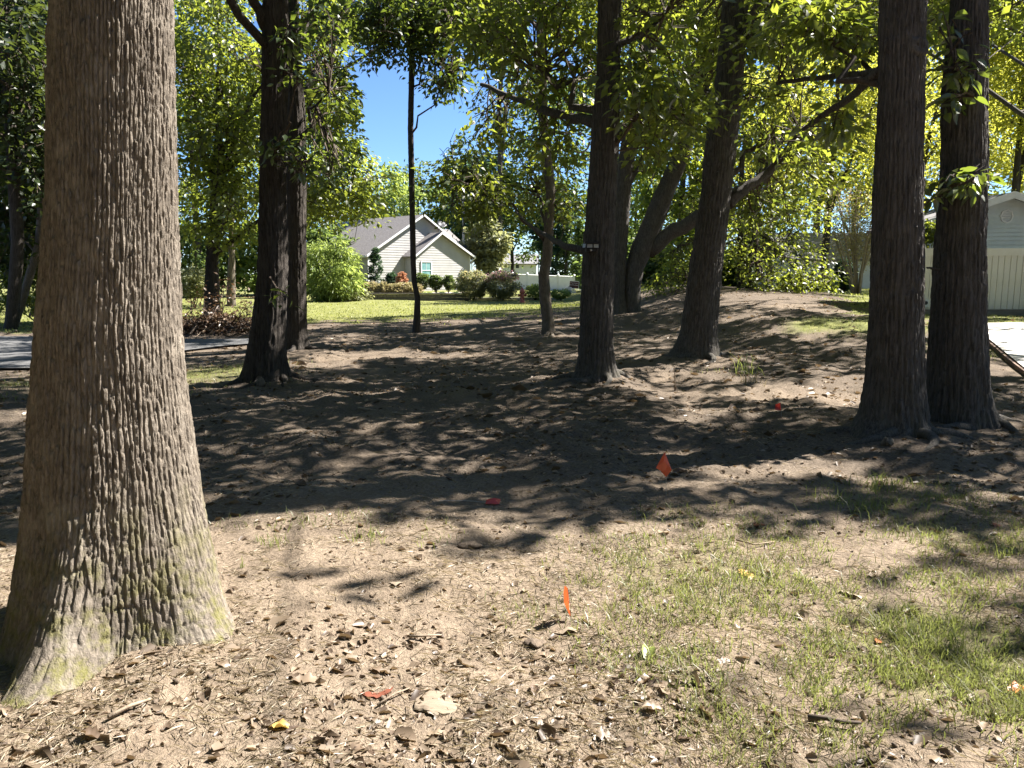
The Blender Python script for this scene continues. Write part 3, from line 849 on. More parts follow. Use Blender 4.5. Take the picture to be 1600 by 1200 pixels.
def hides_hero(P, pad=.75):
    """would a clump at P shade the lit side of the thick left trunk?"""
    bad = np.zeros(len(P), bool)
    for z in np.arange(.0, 3.6, .25):
        g = P - SDIR * ((P[:, 2] - z) / SDIR[2])[:, None]
        a, r = axis(hero, z)
        bad |= (np.hypot(g[:, 0] - a[0] - .1, g[:, 1] - a[1]) < pad) & (P[:, 2] > z)
    return bad


def lit_target(x, y):
    """share of sunlight wanted on the ground: open in front, dappled under the trees, open on the lawn"""
    n = fbm(x * .35, y * .35, 91, 2) - .5
    yb = 4.9 + .10 * x + n * 1.2 + (fbm(x * 1.6, y * 1.6, 93, 2) - .5) * 1.6
    L = np.where(y < yb, .95, .10)
    L = np.where((y >= yb) & (y < 9), .20 + .10 * (x > 1), L)
    L = np.where(y >= 9, .30, L)
    L = np.where(y >= 14, .28, L)
    L = np.where((y >= 14) & (x > 2), .2, L)
    L = np.maximum(L, .85 * np.exp(-(((x - 3.9) / 1.6) ** 2 + ((y - 10.0) / .9) ** 2)))
    L = np.maximum(L, .85 * np.exp(-(((x + 3.3) / 1.3) ** 2 + ((y - 15.0) / 1.2) ** 2)))
    L = np.where((x > 5.5) & (y > 9), .55, L)
    L = np.where((x < -5.5) & (y > 9), .45, L)
    L = np.where(y > 30.5 + n * 4, 1.0, L)
    L = np.where((y > 24) & (x > 6.5), .7, L)
    for a, b, ra, rb in ((-1.0, 3.72, .62, .20), (-.95, 3.12, .42, .14), (.75, 3.0, .32, .12), (1.4, 4.75, .62, .22), (2.55, 5.3, .7, .35), (2.75, 4.0, .55, .16), (2.95, 4.8, .25, .35), (1.95, 3.2, .28, .18), (1.25, 2.7, .3, .07), (-.2, 4.35, .35, .14)):
        L = np.where(((x - a) / ra) ** 2 + ((y - b) / rb) ** 2 < 1, .0, L)
    return L


# clumps of the high crowns: for every patch of ground that lies in shade, foliage stands on the way to the sun
gxs, gys = np.meshgrid(np.arange(-14, 15, .46), np.arange(1.2, 33, .46))
gxs = gxs.ravel() + RNG.uniform(-.2, .2, gxs.size); gys = gys.ravel() + RNG.uniform(-.2, .2, gys.size)
sa, ca = math.sin(SUN_AZ), math.cos(SUN_AZ)
al = gxs * sa + gys * ca; ac = gxs * ca - gys * sa
DF = (.5, 1.0)


def dapple(a_, c_):
    return fbm(a_ * .5, c_ * 1.0, 101, 3) + .75 * fbm(a_ * 1.4, c_ * 2.8, 103, 2)


dn = dapple(al, ac)
rank = np.argsort(np.argsort(dn)) / len(dn)
DNS = np.sort(dn)


def open_sun(P):
    """does the sun's path past P reach a patch of ground that lies in the sun?"""
    g = on_ground(P); x, y = g[:, 0], g[:, 1]
    a_ = x * sa + y * ca; c_ = x * ca - y * sa
    rk = np.searchsorted(DNS, dapple(a_, c_)) / len(DNS)
    return (rk < lit_target(x, y) - .02) & (y < 33) & (y > 1.2) & (np.abs(x) < 14)


LT = lit_target(gxs, gys)
dark = rank > LT
deep = rank > LT + .12
shade_trees = [t for t in TREES if t.shade]
TP = np.array([t.pos for t in shade_trees])
nshade = 0
for x, y in list(zip(gxs[dark], gys[dark])) + list(zip(gxs[deep] + RNG.uniform(-.25, .25, deep.sum()), gys[deep] + RNG.uniform(-.25, .25, deep.sum()))):
    for k in range(24):
        h = RNG.uniform(5.6, 12.5 + .12 * k)
        P = np.array([x, y, 0]) + SDIR * (h / SDIR[2])
        u, v, zc = [float(q[0]) for q in proj(P)]
        vis = -60 < u < 1660 and v > -25
        if vis and (P[1] < 19 or v > 60): continue
        if vis and in_hole(P[None])[0]: continue
        if hides_hero(P[None])[0]: continue
        d = np.hypot(TP[:, 0] + .25 * 0 - P[0], TP[:, 1] - P[1])
        j = int(np.argmin(d))
        shade_trees[j].clumps.append((P, .46, 38, .19, 'V' if not vis else 'W', vis))
        nshade += 1
        break


def add(t, spec, n_leaf, L, rad=.5, tpl=None, seed=0):
    for k, (u, v, Y, ru, rv, rY, n) in enumerate(spec):
        C = blob(u, v, Y, ru, rv, rY, n, seed * 31 + k)
        ok = ~in_hole(C) & ~hides_hero(C, .5)
        for P in C[ok]: t.clumps.append((P, rad, n_leaf, L, tpl or t.tpl, True))


# foliage that the picture shows, tree by tree
add(L335, [(345, 70, 27, 85, 100, 3, 60), (340, 210, 27, 75, 95, 3, 55), (345, 330, 26.5, 75, 60, 2.5, 26), (510, 70, 27, 55, 90, 3, 34), (525, 190, 27, 45, 70, 3, 26), (520, 300, 26, 85, 42, 2.5, 38), (190, 120, 28, 100, 130, 3, 30)], 80, .20, .75, 'W', 1)
add(slim, [(600, 40, 20.5, 45, 55, 2, 26), (690, 35, 20.5, 55, 50, 2, 34), (640, 20, 22, 60, 40, 2, 20), (610, 120, 20.5, 26, 26, 1, 7), (700, 110, 20, 35, 45, 1.5, 14), (665, 215, 20, 18, 12, .8, 3), (690, 120, 20.5, 34, 45, 1, 12), (585, 90, 20.5, 20, 20, 1, 5), (650, 60, 20.6, 20, 50, .5, 8), (700, 60, 20.6, 40, 40, 1, 8), (585, 40, 20.6, 30, 40, 1, 8)], 50, .17, .5, 'A', 2)
add(pairB, [(500, 40, 15, 35, 50, 1.5, 14), (510, 250, 15.5, 36, 40, 1, 12), (530, 130, 16, 25, 60, 1.5, 8)], 46, .16, .42, 'A', 3)
add(pairF, [(452, 60, 10.9, 14, 30, .3, 5), (440, 240, 10.8, 24, 22, .3, 6), (470, 270, 10.9, 18, 20, .3, 4), (460, 130, 10.9, 12, 20, .2, 3), (440, 470, 10.95, 10, 10, .1, 1)], 11, .15, .2, 'A', 4)
add(centre, [(800, 60, 12, 90, 60, 1.6, 24), (890, 50, 12.2, 80, 60, .8, 20), (1010, 60, 11.6, 70, 70, 1.0, 20), (900, 140, 12.1, 70, 45, .6, 15), (1000, 140, 10.4, 40, 45, .5, 8), (1055, 150, 11.2, 50, 60, 1.0, 14), (760, 195, 13.6, 45, 22, .8, 8), (870, 230, 12.5, 40, 35, 1, 10), (1000, 220, 12.3, 60, 35, 1, 10)], 38, .155, .36, 'A', 5)
add(midt, [(740, 300, 18.5, 70, 55, 1.8, 40), (830, 280, 21, 50, 70, 1.3, 24), (790, 120, 21, 70, 70, 1.5, 24), (885, 330, 19.5, 20, 40, 1.0, 7), (720, 250, 19, 45, 30, 1.4, 12)], 54, .16, .5, 'A', 6)
add(twin, [(1050, 200, 24, 80, 80, 2.5, 32), (960, 110, 24, 60, 80, 2.5, 24), (1180, 200, 23, 70, 60, 2.5, 26), (1090, 60, 24, 90, 60, 3, 28), (1100, 310, 25, 50, 40, 1.5, 10)], 50, .18, .6, 'A', 7)
add(leaner, [(1110, 60, 15.2, 60, 60, 1.0, 15), (1210, 100, 13.2, 70, 80, 1.6, 26), (1250, 230, 14, 70, 60, 1.5, 24), (1200, 330, 14.5, 50, 30, 1.2, 10), (1090, 180, 15, 30, 40, .8, 7)], 44, .16, .42, 'A', 8)
add(rightF, [(1250, 40, 9, 70, 45, .9, 18), (1320, 60, 8.6, 45, 50, .8, 12), (1290, 190, 9.2, 45, 25, .6, 5), (1455, 40, 8.8, 20, 40, .6, 5)], 32, .15, .3, 'A', 9)
add(rightB, [(1500, 115, 7.65, 34, 26, .15, 7), (1505, 285, 7.6, 34, 16, .15, 8), (1490, 160, 7.65, 20, 14, .1, 3), (1465, 300, 7.8, 20, 18, .2, 4), (1480, 60, 7.8, 20, 30, .3, 4)], 9, .145, .15, 'A', 10)
add(small, [(1180, 325, 29, 120, 45, 3, 42), (1100, 400, 28.5, 70, 45, 2.5, 26), (1205, 410, 28, 80, 45, 2.5, 28), (1265, 350, 29, 40, 30, 2, 10), (1240, 440, 27.5, 75, 22, 1.5, 22), (1060, 440, 28.5, 45, 22, 1.5, 16)], 52, .16, .62, 'A', 11)
for k, t in enumerate(wd):
    add(t, [(-20, 60, t.pos[1], 110, 120, 3, 44), (40, 220, t.pos[1] + 1, 90, 110, 3, 44), (30, 370, t.pos[1] + 2, 90, 60, 2, 22)], 48, .25, .8, 'V', 12 + k)
add(L360, [(380, 230, 40, 110, 110, 4, 46), (310, 330, 40, 60, 60, 3, 18), (520, 260, 42, 70, 60, 3, 18)], 46, .26, 1.1, 'W', 18)


def limb_path(a, b, rise):
    m = (a + b) / 2 + np.array([0, 0, rise])
    q = np.linspace(0, 1, 7)[:, None]
    return (1 - q) ** 2 * a + 2 * q * (1 - q) * m + q ** 2 * b


LEAFMESH = []
for k, (wd_, cl) in enumerate(((.40, .10), (.46, .2), (.34, -.05), (.42, .3))):
    st = np.linspace(0, 1, 6)
    hw = wd_ / 2 * np.sin(np.pi * st ** .85) * .98
    V = [(0, t, -cl * t * t) for t in st] + [(w, t, -cl * t * t + w * .35) for w, t in zip(hw[1:-1], st[1:-1])] + [(-w, t, -cl * t * t + w * .35) for w, t in zip(hw[1:-1], st[1:-1])]
    F = [(0, 6, 1), (0, 1, 10), (4, 9, 5), (4, 5, 13)] + [q for i in range(3) for q in ((1 + i, 6 + i, 7 + i, 2 + i), (1 + i, 2 + i, 11 + i, 10 + i))]
    me = bpy.data.meshes.new('leaf'); me.from_pydata(V, [], F); me.materials.append(M['leaf_obj']); me.update()
    LEAFMESH.append(me)


def place(name, me, P, A, Nn, L, parent=None):
    o = bpy.data.objects.new(name, me); COL.objects.link(o)
    B = np.cross(A, Nn)
    mt = Matrix(((B[0], A[0], Nn[0]), (B[1], A[1], Nn[1]), (B[2], A[2], Nn[2])))
    o.rotation_euler = mt.to_euler()
    o.scale = (L, L, L)
    if parent is not None:
        o.parent = parent; o.location = P - ORG[parent.name]
    else:
        o.location = P
    return o


def finish(t, seed, nleafobj=0, minz=2.2):
    """limbs and twigs out to every clump, then the crown of leaves"""
    C = np.array([c[0] for c in t.clumps])
    if len(C) == 0: return
    r = np.random.default_rng(seed)
    k = min(len(C), int(np.clip(len(C) // 14, 2, 9)))
    cen = C[r.choice(len(C), k, replace=False)]
    for _ in range(6):
        lab = np.argmin(((C[:, None] - cen[None]) ** 2).sum(-1), 1)
        cen = np.array([C[lab == i].mean(0) if (lab == i).any() else cen[i] for i in range(k)])
    zt_ = np.arange(t.zb + 1.6, t.Z[-1], .3)
    pts = [q for q in t.limbs] + [np.stack([np.interp(zt_, t.Z, t.X), np.interp(zt_, t.Z, t.Y), zt_], 1)]
    for i in range(k):
        if not (lab == i).any(): continue
        c = cen[i]
        hd = math.hypot(c[0] - t.pos[0], c[1] - t.pos[1])
        z0 = np.clip(c[2] - .75 * hd, t.zb + minz, t.Z[-1] - .3)
        a, ra = axis(t, z0)
        path = limb_path(a, c, .12 * hd)
        path[1:-1] += r.normal(0, .07, (5, 3))
        sh = on_ground(path[1:])
        bar = ((sh[:, 1] < 5.6) & (sh[:, 1] > 1.5) & (np.abs(sh[:, 0]) < 4)).mean() > .1
        r0 = min(ra * .4, .018 + .008 * hd + .0008 * (lab == i).sum())
        m = MB(); V_, F_ = tube(path, np.linspace(r0, max(.01, r0 * .3), 7), 6); bar or build('limb', V_, F_, t.twigmat if r0 < .05 else t.mat, t.root, True)
        allp = np.concatenate([path if not bar else axis(t, z0)[0][None]] + pts)
        if not bar: pts.append(path)
        for P, vis_, cr_ in [(t.clumps[n_][0], t.clumps[n_][5], t.clumps[n_][1]) for n_ in np.where(lab == i)[0]]:
            q = allp[np.argmin(((allp - P) ** 2).sum(1))]
            mid = (q + P) / 2 + r.normal(0, .22 * min(cr_, .5), 3) + [0, 0, .2 * min(cr_, .5)]
            rt = .006 + .0012 * max(t.pos[1], 4) * .5
            m.tube([q, mid, P], [rt * 1.5, rt, rt * .5], 3, False)
            for _ in range(2 if vis_ else 0):
                e = P + r.normal(0, .55 * cr_, 3); m.tube([(mid + P) / 2, (P + e) / 2 + [0, 0, .04], e], [rt * .7, rt * .5, rt * .3], 3, False)
        m.build('twigs', t.twigmat, t.root, kind='stuff')
    # leaves by leaf shape
    groups = {}
    for c in t.clumps: groups.setdefault((c[1], c[2], c[3], c[4], c[5]), []).append(c[0])
    Vs, Fs, Ts = [], [], []; base = 0
    cand = []
    for gi_, ((rad, n, L, tpl, vis), cc) in enumerate(groups.items()):
        fr = frames(np.array(cc), rad, n, L, .5, .62, seed * 7 + gi_)
        ok = ~in_hole(fr[0])
        if t.pos[1] < 25 and not vis: ok &= ~open_sun(fr[0])
        elif t.pos[1] < 25 and t not in (rightF, rightB, pairF): ok &= ~(open_sun(fr[0]) & (np.random.default_rng(seed).random(len(ok)) < .75))
        fr = tuple(q[ok] for q in fr)
        if nleafobj and vis and t.pos[1] < 17:
            u, v, zc = proj(fr[0])
            inn = np.where((u > 5) & (u < 1595) & (v > 3) & (v < 520) & (zc < t.pos[1] + 1.2))[0]
            sc_ = fr[3][inn] / zc[inn] * (1 - np.abs((fr[1][inn] * (fr[0][inn] - [0, 0, CAMZ]) / zc[inn][:, None]).sum(1)) * .7)
            pick = inn[np.argsort(-sc_)[:nleafobj]]
            for i in pick: cand.append((fr[3][i] / zc[i], fr[0][i], fr[1][i], fr[2][i], fr[3][i]))
            keep = np.ones(len(fr[0]), bool); keep[pick] = False
            fr = tuple(q[keep] for q in fr)
        V, F, T_ = leafmesh(fr, tpl)
        Vs.append(V); Fs.append(F + base); Ts.append(T_); base += len(V)
    build('crown', np.concatenate(Vs), np.concatenate(Fs), M[t.leafm], t.root, False, np.concatenate(Ts), kind='stuff')
    cand.sort(key=lambda q: -q[0])
    for i, (s, P, A, Nn, L) in enumerate(cand[:nleafobj]):
        place('leaf', LEAFMESH[i % 4], P, A, Nn, L * 1.05, t.root)


NOBJ = {id(centre): 290, id(leaner): 150, id(rightF): 200, id(rightB): 200, id(pairF): 120, id(pairB): 60}
for k, t in enumerate(TREES):
    finish(t, 200 + k, NOBJ.get(id(t), 0))

# ------------------------------------------------------------------ trees of the background
def bgtree(name, label, u, Y, vtop, vlow, wpx, m, nclump, nleaf, L, seed, group=None, cone=False, bark='bark_dark', rad=None):
    p = at(u, 440, Y); zb = hz(p[0], Y)
    root = thing(name, (p[0], Y, zb), label, 'tree', group)
    top = at(u, vtop, Y)[2]; low = at(u, vlow, Y)[2]
    r = np.random.default_rng(seed)
    rx = wpx / FPX * Y / 2
    d = r.normal(0, 1, (nclump, 3)); d /= np.linalg.norm(d, axis=1, keepdims=True); d *= r.uniform(.1, 1, (nclump, 1)) ** .4
    zc = (top + low) / 2; rz = (top - low) / 2
    if cone:
        h = r.uniform(0, 1, nclump) ** 1.5; a = r.uniform(0, 6.283, nclump); q = rx * (1 - h) * r.uniform(.3, 1, nclump) ** .5 + .05
        C = np.stack([p[0] + q * np.cos(a), Y + q * np.sin(a), low + (top - low) * h], 1)
    else:
        lob = 1 + .35 * (fbm(np.arctan2(d[:, 1], d[:, 0]) * 1.3 + 5, d[:, 2] * 2.2, seed, 2) - .5) * 2
        C = np.stack([p[0] + rx * d[:, 0] * lob, Y + rx * .8 * d[:, 1] * lob, zc + rz * d[:, 2] * lob], 1)
    C = C[~in_hole(C)]
    tr = .05 + .012 * (top - zb)
    path = np.array([(p[0] + .1 * math.sin(3 * q + seed), Y, zb - .2 + (top - zb) * .88 * q) for q in np.linspace(0, 1, 8)])
    V, F = tube(path, np.linspace(tr, tr * .2, 8), 9); build('trunk', V, F, M[bark], root, True)
    for i in range(5):
        if len(C) < 6: break
        tgt = C[r.integers(len(C))]; s = path[int(r.integers(2, 6))]
        V, F = tube(limb_path(s, tgt, .3), np.linspace(tr * .4, tr * .12, 7), 5); build('limb', V, F, M[bark], root, True)
    fr = frames(C, rad or max(.5, rx * .24), nleaf, L, .45, .7, seed + 1)
    ok = ~in_hole(fr[0]); fr = tuple(q[ok] for q in fr)
    V, F, T_ = leafmesh(fr, 'B' if L < .3 else 'V')
    build('crown', V, F, M[m], root, False, T_, kind='stuff')
    return root


# bright yellow-green trees behind the right-hand trunks and the pale green house
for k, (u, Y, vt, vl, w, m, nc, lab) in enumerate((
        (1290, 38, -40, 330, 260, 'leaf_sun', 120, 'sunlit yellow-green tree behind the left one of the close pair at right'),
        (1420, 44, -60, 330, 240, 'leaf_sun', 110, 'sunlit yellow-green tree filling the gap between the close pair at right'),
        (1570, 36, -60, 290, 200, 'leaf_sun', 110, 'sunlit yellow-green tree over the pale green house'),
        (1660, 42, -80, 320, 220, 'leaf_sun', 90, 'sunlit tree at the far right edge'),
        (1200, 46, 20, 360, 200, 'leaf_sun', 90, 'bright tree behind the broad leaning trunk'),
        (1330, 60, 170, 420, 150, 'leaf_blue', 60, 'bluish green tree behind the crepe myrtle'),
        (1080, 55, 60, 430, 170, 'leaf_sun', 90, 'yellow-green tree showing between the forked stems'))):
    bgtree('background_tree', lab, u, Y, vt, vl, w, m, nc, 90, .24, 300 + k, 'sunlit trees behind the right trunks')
# trees beyond the beige house and its white fence
FARROW = [(960, 58, 370, 468, 110, 'leaf_far', 'low bushy tree behind the forked tree'), (1050, 56, 380, 470, 120, 'leaf_far', 'low bushy tree behind the leaning stem'), (1150, 58, 370, 468, 120, 'leaf_far', 'low bushy tree behind the two-stemmed tree'), (300, 58, 340, 466, 130, 'leaf_far', 'low bushy tree at the end of the sunny lawn behind the brush pile'), (400, 60, 350, 464, 130, 'leaf_lime', 'low light tree at the end of the lawn behind the dark pair'), (465, 56, 380, 466, 60, 'leaf_lime', 'pale low tree left of the feathery shrub'),
          (490, 62, 300, 450, 110, 'leaf_far', 'pale tree left of the beige house'), (560, 92, 272, 440, 120, 'leaf_far', 'far tree over the left end of the beige roof'),
          (620, 84, 258, 430, 90, 'leaf_lime', 'light green far tree over the middle of the beige roof'), (690, 95, 268, 430, 110, 'leaf_far', 'far tree over the right end of the beige roof'),
          (655, 90, 236, 430, 120, 'leaf_far', 'far tree just right of the slender oak over the roof'), (592, 88, 244, 430, 110, 'leaf_lime', 'far tree just left of the slender oak over the roof'), (720, 92, 228, 430, 110, 'leaf_far', 'far tree left of the utility pole'),
          (745, 78, 240, 425, 95, 'leaf_blue', 'dull green tree beside the utility pole'), (800, 88, 225, 420, 110, 'leaf_far', 'far tree behind the medium grey trunk'),
          (765, 66, 345, 425, 60, 'leaf_olive', 'grey-green shrubby tree right of the beige house'), (870, 74, 285, 440, 70, 'leaf_blue', 'dark tree left of the centre trunk'),
          (990, 78, 240, 450, 130, 'leaf_lime', 'light green far tree between centre trunk and forked tree'),
          
          
          (200, 60, 150, 470, 160, 'leaf_wood', 'dark far tree behind the thick left trunk'), (60, 48, 60, 480, 220, 'leaf_wood', 'dark tree deep in the wood at left'), (-40, 52, 0, 480, 200, 'leaf_wood', 'dark tree in the wood at the left edge')]
for k, (u, Y, vt, vl, w, m, lab) in enumerate(FARROW):
    bgtree('background_tree', lab, u, Y, vt, vl, w, m, 70, 60, .42, 340 + k, 'far trees behind the houses')
for k, (u, Y, vt, vl, w, m, nc, lab) in enumerate((
        (760, 84, 200, 436, 100, 'leaf_far', 70, 'tall leafy tree right of the sky gap'), (850, 86, 60, 436, 150, 'leaf_far', 110, 'tall leafy tree behind the medium grey trunk'), (960, 80, 20, 440, 160, 'leaf_far', 120, 'tall leafy tree behind the centre trunk'),
        (1060, 50, -20, 440, 150, 'leaf_bright', 120, 'tall leafy tree behind the forked tree'), (1160, 54, -40, 440, 160, 'leaf_bright', 120, 'tall leafy tree behind the broad leaning trunk'), (1270, 56, -40, 400, 170, 'leaf_bright', 120, 'tall bright tree over the white house'),
        (1370, 58, -60, 370, 160, 'leaf_sun', 110, 'tall bright tree behind the crepe myrtle'), (1470, 54, -60, 360, 170, 'leaf_sun', 110, 'tall bright tree behind the close pair at right'), (1580, 52, -60, 340, 170, 'leaf_sun', 110, 'tall bright tree behind the pale green house'),
        (780, 74, -30, 120, 90, 'leaf_far', 40, 'high leafy crown right of the sky gap'), (520, 84, 40, 430, 90, 'leaf_bright', 70, 'tall leafy tree behind the dark pair'), (310, 56, -20, 440, 170, 'leaf_far', 100, 'tall leafy tree behind the brush pile'), (420, 60, 0, 440, 150, 'leaf_far', 90, 'tall leafy tree between thick trunk and dark pair'))):
    bgtree('background_tree', lab, u, Y, vt, vl, w, m, nc, 64, .36 if Y < 70 else .5, 600 + k, 'tall trees of the background')
for k, (u, Y, vt, w, lab) in enumerate(((905, 68, 345, 26, 'narrow green conifer just left of the centre trunk'), (885, 72, 330, 24, 'narrow conifer second left of the centre trunk'), (945, 70, 330, 30, 'narrow conifer hidden by the centre trunk'))):
    bgtree('conifer', lab, u, Y, vt, 462, w, 'leaf_far', 60, 50, .3, 380 + k, 'conifers by the brown sign', True, rad=.35)


# ------------------------------------------------------------------ beige house
D2 = math.radians
HY = 58.0
hu = HY / FPX
HM = Matrix.Translation(Vector((at(575, 440, HY)[0], HY, 0))) @ Matrix.Rotation(D2(48), 4, 'Z')
# local frame: x along the front from the left corner of the big gable, y into the house, z up


def hb(): return MB()


house = thing('beige_house', tuple(HM @ Vector((0, 0, .35))), 'beige clapboard house with grey-brown shingle roof and two front gables', 'house')


def clap(mb, x0f, x1f, z0, z1, course, y, M_, proud=.018):
    """lapped boards: every course leans out at its foot"""
    n = int(math.ceil((z1 - z0) / course))
    for i in range(n):
        a = z0 + i * course; b = min(z1, a + course)
        xa0, xa1, xb0, xb1 = x0f(a), x1f(a), x0f(b), x1f(b)
        if xa1 - xa0 < .02: continue
        v = [(xa0, y - proud, a), (xa1, y - proud, a), (xb1, y, b), (xb0, y, b), (xa0, y, a), (xa1, y, a)]
        mb.add([tuple(M_ @ Vector(p)) for p in v], [(0, 1, 2, 3), (4, 5, 1, 0)])


EAVE, PK = 3.25, 6.35
GAW = 10.8
# gable A
slope = (PK - EAVE) / (GAW / 2)
s = MB(); clap(s, lambda z: max(0, (z - EAVE) / slope), lambda z: GAW - max(0, (z - EAVE) / slope), .3, PK - .05, .19, 0, HM)
s.build('siding', M['siding_beige'], house, kind='stuff')
# gable B stands forward of A
BX0, BX1, BP, BY = 3.6, 9.6, 6.2, -1.2
BPK = 4.95
bl = (BPK - EAVE) / (BP - BX0); br = (BPK - EAVE) / (BX1 - BP)
s = MB(); clap(s, lambda z: BX0 + max(0, (z - EAVE) / bl), lambda z: BX1 - max(0, (z - EAVE) / br), .3, BPK - .05, .19, BY, HM)
s.build('siding', M['siding_beige'], house, kind='stuff')
MS = HM @ Matrix.Translation(Vector((BX0, 0, 0))) @ Matrix.Rotation(D2(-90), 4, 'Z')
s = MB(); clap(s, lambda z: 0, lambda z: 1.2, .3, EAVE, .19, 0, MS); s.build('siding', M['siding_beige'], house, kind='stuff')
w = MB(); w.prism([(0.02, .2), (GAW - .02, .2), (GAW - .02, EAVE), (GAW / 2, PK - .08), (.02, EAVE)], .02, 11.5, HM); w.build('wall', M['siding_beige'], house)
w = MB(); w.prism([(BX0 + .02, .2), (BX1 - .02, .2), (BX1 - .02, EAVE), (BP, BPK - .08), (BX0 + .02, EAVE)], BY + .02, .0, HM); w.build('wall', M['siding_beige'], house)
MSL = HM @ Matrix.Rotation(D2(-90), 4, 'Z')
s = MB(); clap(s, lambda z: -9.0, lambda z: -.02, 1.3, EAVE, .19, -.02, MSL); s.build('siding', M['siding_beige'], house, kind='stuff')
w = MB(); w.box(-9.0, -.05, -.10, -.04, .2, 1.2, MSL); w.build('stone_veneer', M['stone_dark'], house)
w = MB(); w.box(-9.0, 0, -.13, -.04, 1.2, 1.3, MSL); w.build('ledge', M['white_trim'], house)
# roofs
OH = .32
r_ = MB()
r_.slab([(-OH, -OH, EAVE - slope * OH), (GAW / 2, -OH, PK), (GAW / 2, 9, PK), (-OH, 9, EAVE - slope * OH)], .12, HM)
r_.slab([(GAW / 2, -OH, PK), (GAW + OH, -OH, EAVE - slope * OH), (GAW + OH, 9, EAVE - slope * OH), (GAW / 2, 9, PK)], .12, HM)
r_.build('gable_roof', M['roof'], house)
r_ = MB()
r_.slab([(BX0 - OH, BY - OH, EAVE - bl * OH), (BP, BY - OH, BPK), (BP, 1.9, BPK), (BX0 - OH, .3, EAVE - bl * OH)], .11, HM)
r_.slab([(BP, BY - OH, BPK), (BX1 + OH, BY - OH, EAVE - br * OH), (BX1 + OH, 1.2, EAVE - br * OH), (BP, 1.9, BPK)], .11, HM)
r_.build('gable_roof', M['roof'], house)
r_ = MB()
r_.slab([(6.2, -.6, 4.2), (10.9, -.6, 3.3), (10.4, 2.2, 5.5), (6.2, 2.2, 5.5)], .12, HM)
r_.slab([(10.9, -.6, 3.3), (11.6, 7, 3.3), (10.4, 2.2, 5.5)], .12, HM)
r_.build('hip_roof', M['roof'], house)


def rake(x0, z0, x1, z1, y, nm='rake_board'):
    f = MB(); n = Vector((-(z1 - z0), 0, x1 - x0)).normalized()
    f.prism([(x0, z0 - .14), (x1, z1 - .14), (x1, z1 + .03), (x0, z0 + .03)], y - .04, y, HM)
    f.build(nm, M['white_trim'], house)


rake(-OH, EAVE - slope * OH, GAW / 2, PK, -OH - .003); rake(GAW / 2 + .002, PK, GAW + OH, EAVE - slope * OH, -OH - .003)
rake(BX0 - OH, EAVE - bl * OH, BP, BPK, BY - OH - .003); rake(BP + .002, BPK, BX1 + OH, EAVE - br * OH, BY - OH - .003)
f = MB(); f.box(-9.2, .3, -OH - .09, -OH - .005, EAVE - slope * OH - .16, EAVE - slope * OH - .02, MSL); f.build('gutter', M['white_trim'], house)
for x, y in ((.0, -.035), (BX0, BY - .035), (BX1 - .12, BY - .04)):
    f = MB(); f.box(x, x + .12, y, y + .03, .25, EAVE - .05, HM); f.build('corner_board', M['white_trim'], house)
f = MB(); f.tube([tuple(HM @ Vector(p)) for p in ((9.9, BY - .3, EAVE - .25), (9.72, BY - .08, EAVE - .5), (9.72, BY - .08, .4))], .05, 6); f.build('downspout', M['white_trim'], house)


def window(mb_par, x, z, w_, h_, y, glass, rows=2, HM=HM):
    fr = MB()
    for a, b, c, d in ((x - .09, x, z - .09, z + h_ + .09), (x + w_, x + w_ + .09, z - .09, z + h_ + .09), (x, x + w_, z - .09, z), (x, x + w_, z + h_, z + h_ + .09)):
        fr.box(a, b, y - .06, y, c, d, HM)
    wo = fr.build('window', M['white_trim'], house)
    for i in range(rows):
        g = MB(); g.box(x + .002, x + w_ - .002, y - .025, y - .02, z + h_ * i / rows + .03, z + h_ * (i + 1) / rows - .002, HM); g.build('pane', M[glass], wo)
    g = MB(); g.box(x, x + w_, y - .05, y - .015, z + h_ / 2 - .03, z + h_ / 2 + .03, HM); g.build('meeting_rail', M['white_trim'], wo)
    g = MB(); g.box(x + w_ / 2 - .012, x + w_ / 2 + .012, y - .035, y - .014, z + h_ / 2 + .03, z + h_, HM); g.build('muntin', M['white_trim'], wo)


window(house, 4.25, 1.35, .95, 1.25, BY - .02, 'glass')
window(house, -2.6, 1.5, .9, 1.3, -.04, 'glass_dark', 2, MSL)
# satellite dish on the roof
dp = HM @ Vector((BP + .12, BY + .1, BPK))
dish = thing('satellite_dish', tuple(dp), 'dark satellite dish on the peak of the smaller gable', 'satellite dish')
d = MB(); d.tube([dp, dp + Vector((.02, 0, .3)), dp + Vector((.15, -.05, .5))], .03, 6); d.build('mast', M['metal'], dish)
d = MB(); d.lathe([(.04, -.08), (.22, -.03), (.40, .05), (.41, .06), (.22, -.0), (.03, -.04)], dp + Vector((.18, -.1, .6)), 16, (.35, -.55, .75)); d.build('reflector', M['dish'], dish, True)
d = MB(); d.tube([dp + Vector((.15, -.05, .4)), dp + Vector((.25, -.5, .62))], .018, 5); d.build('feed_arm', M['metal'], dish)

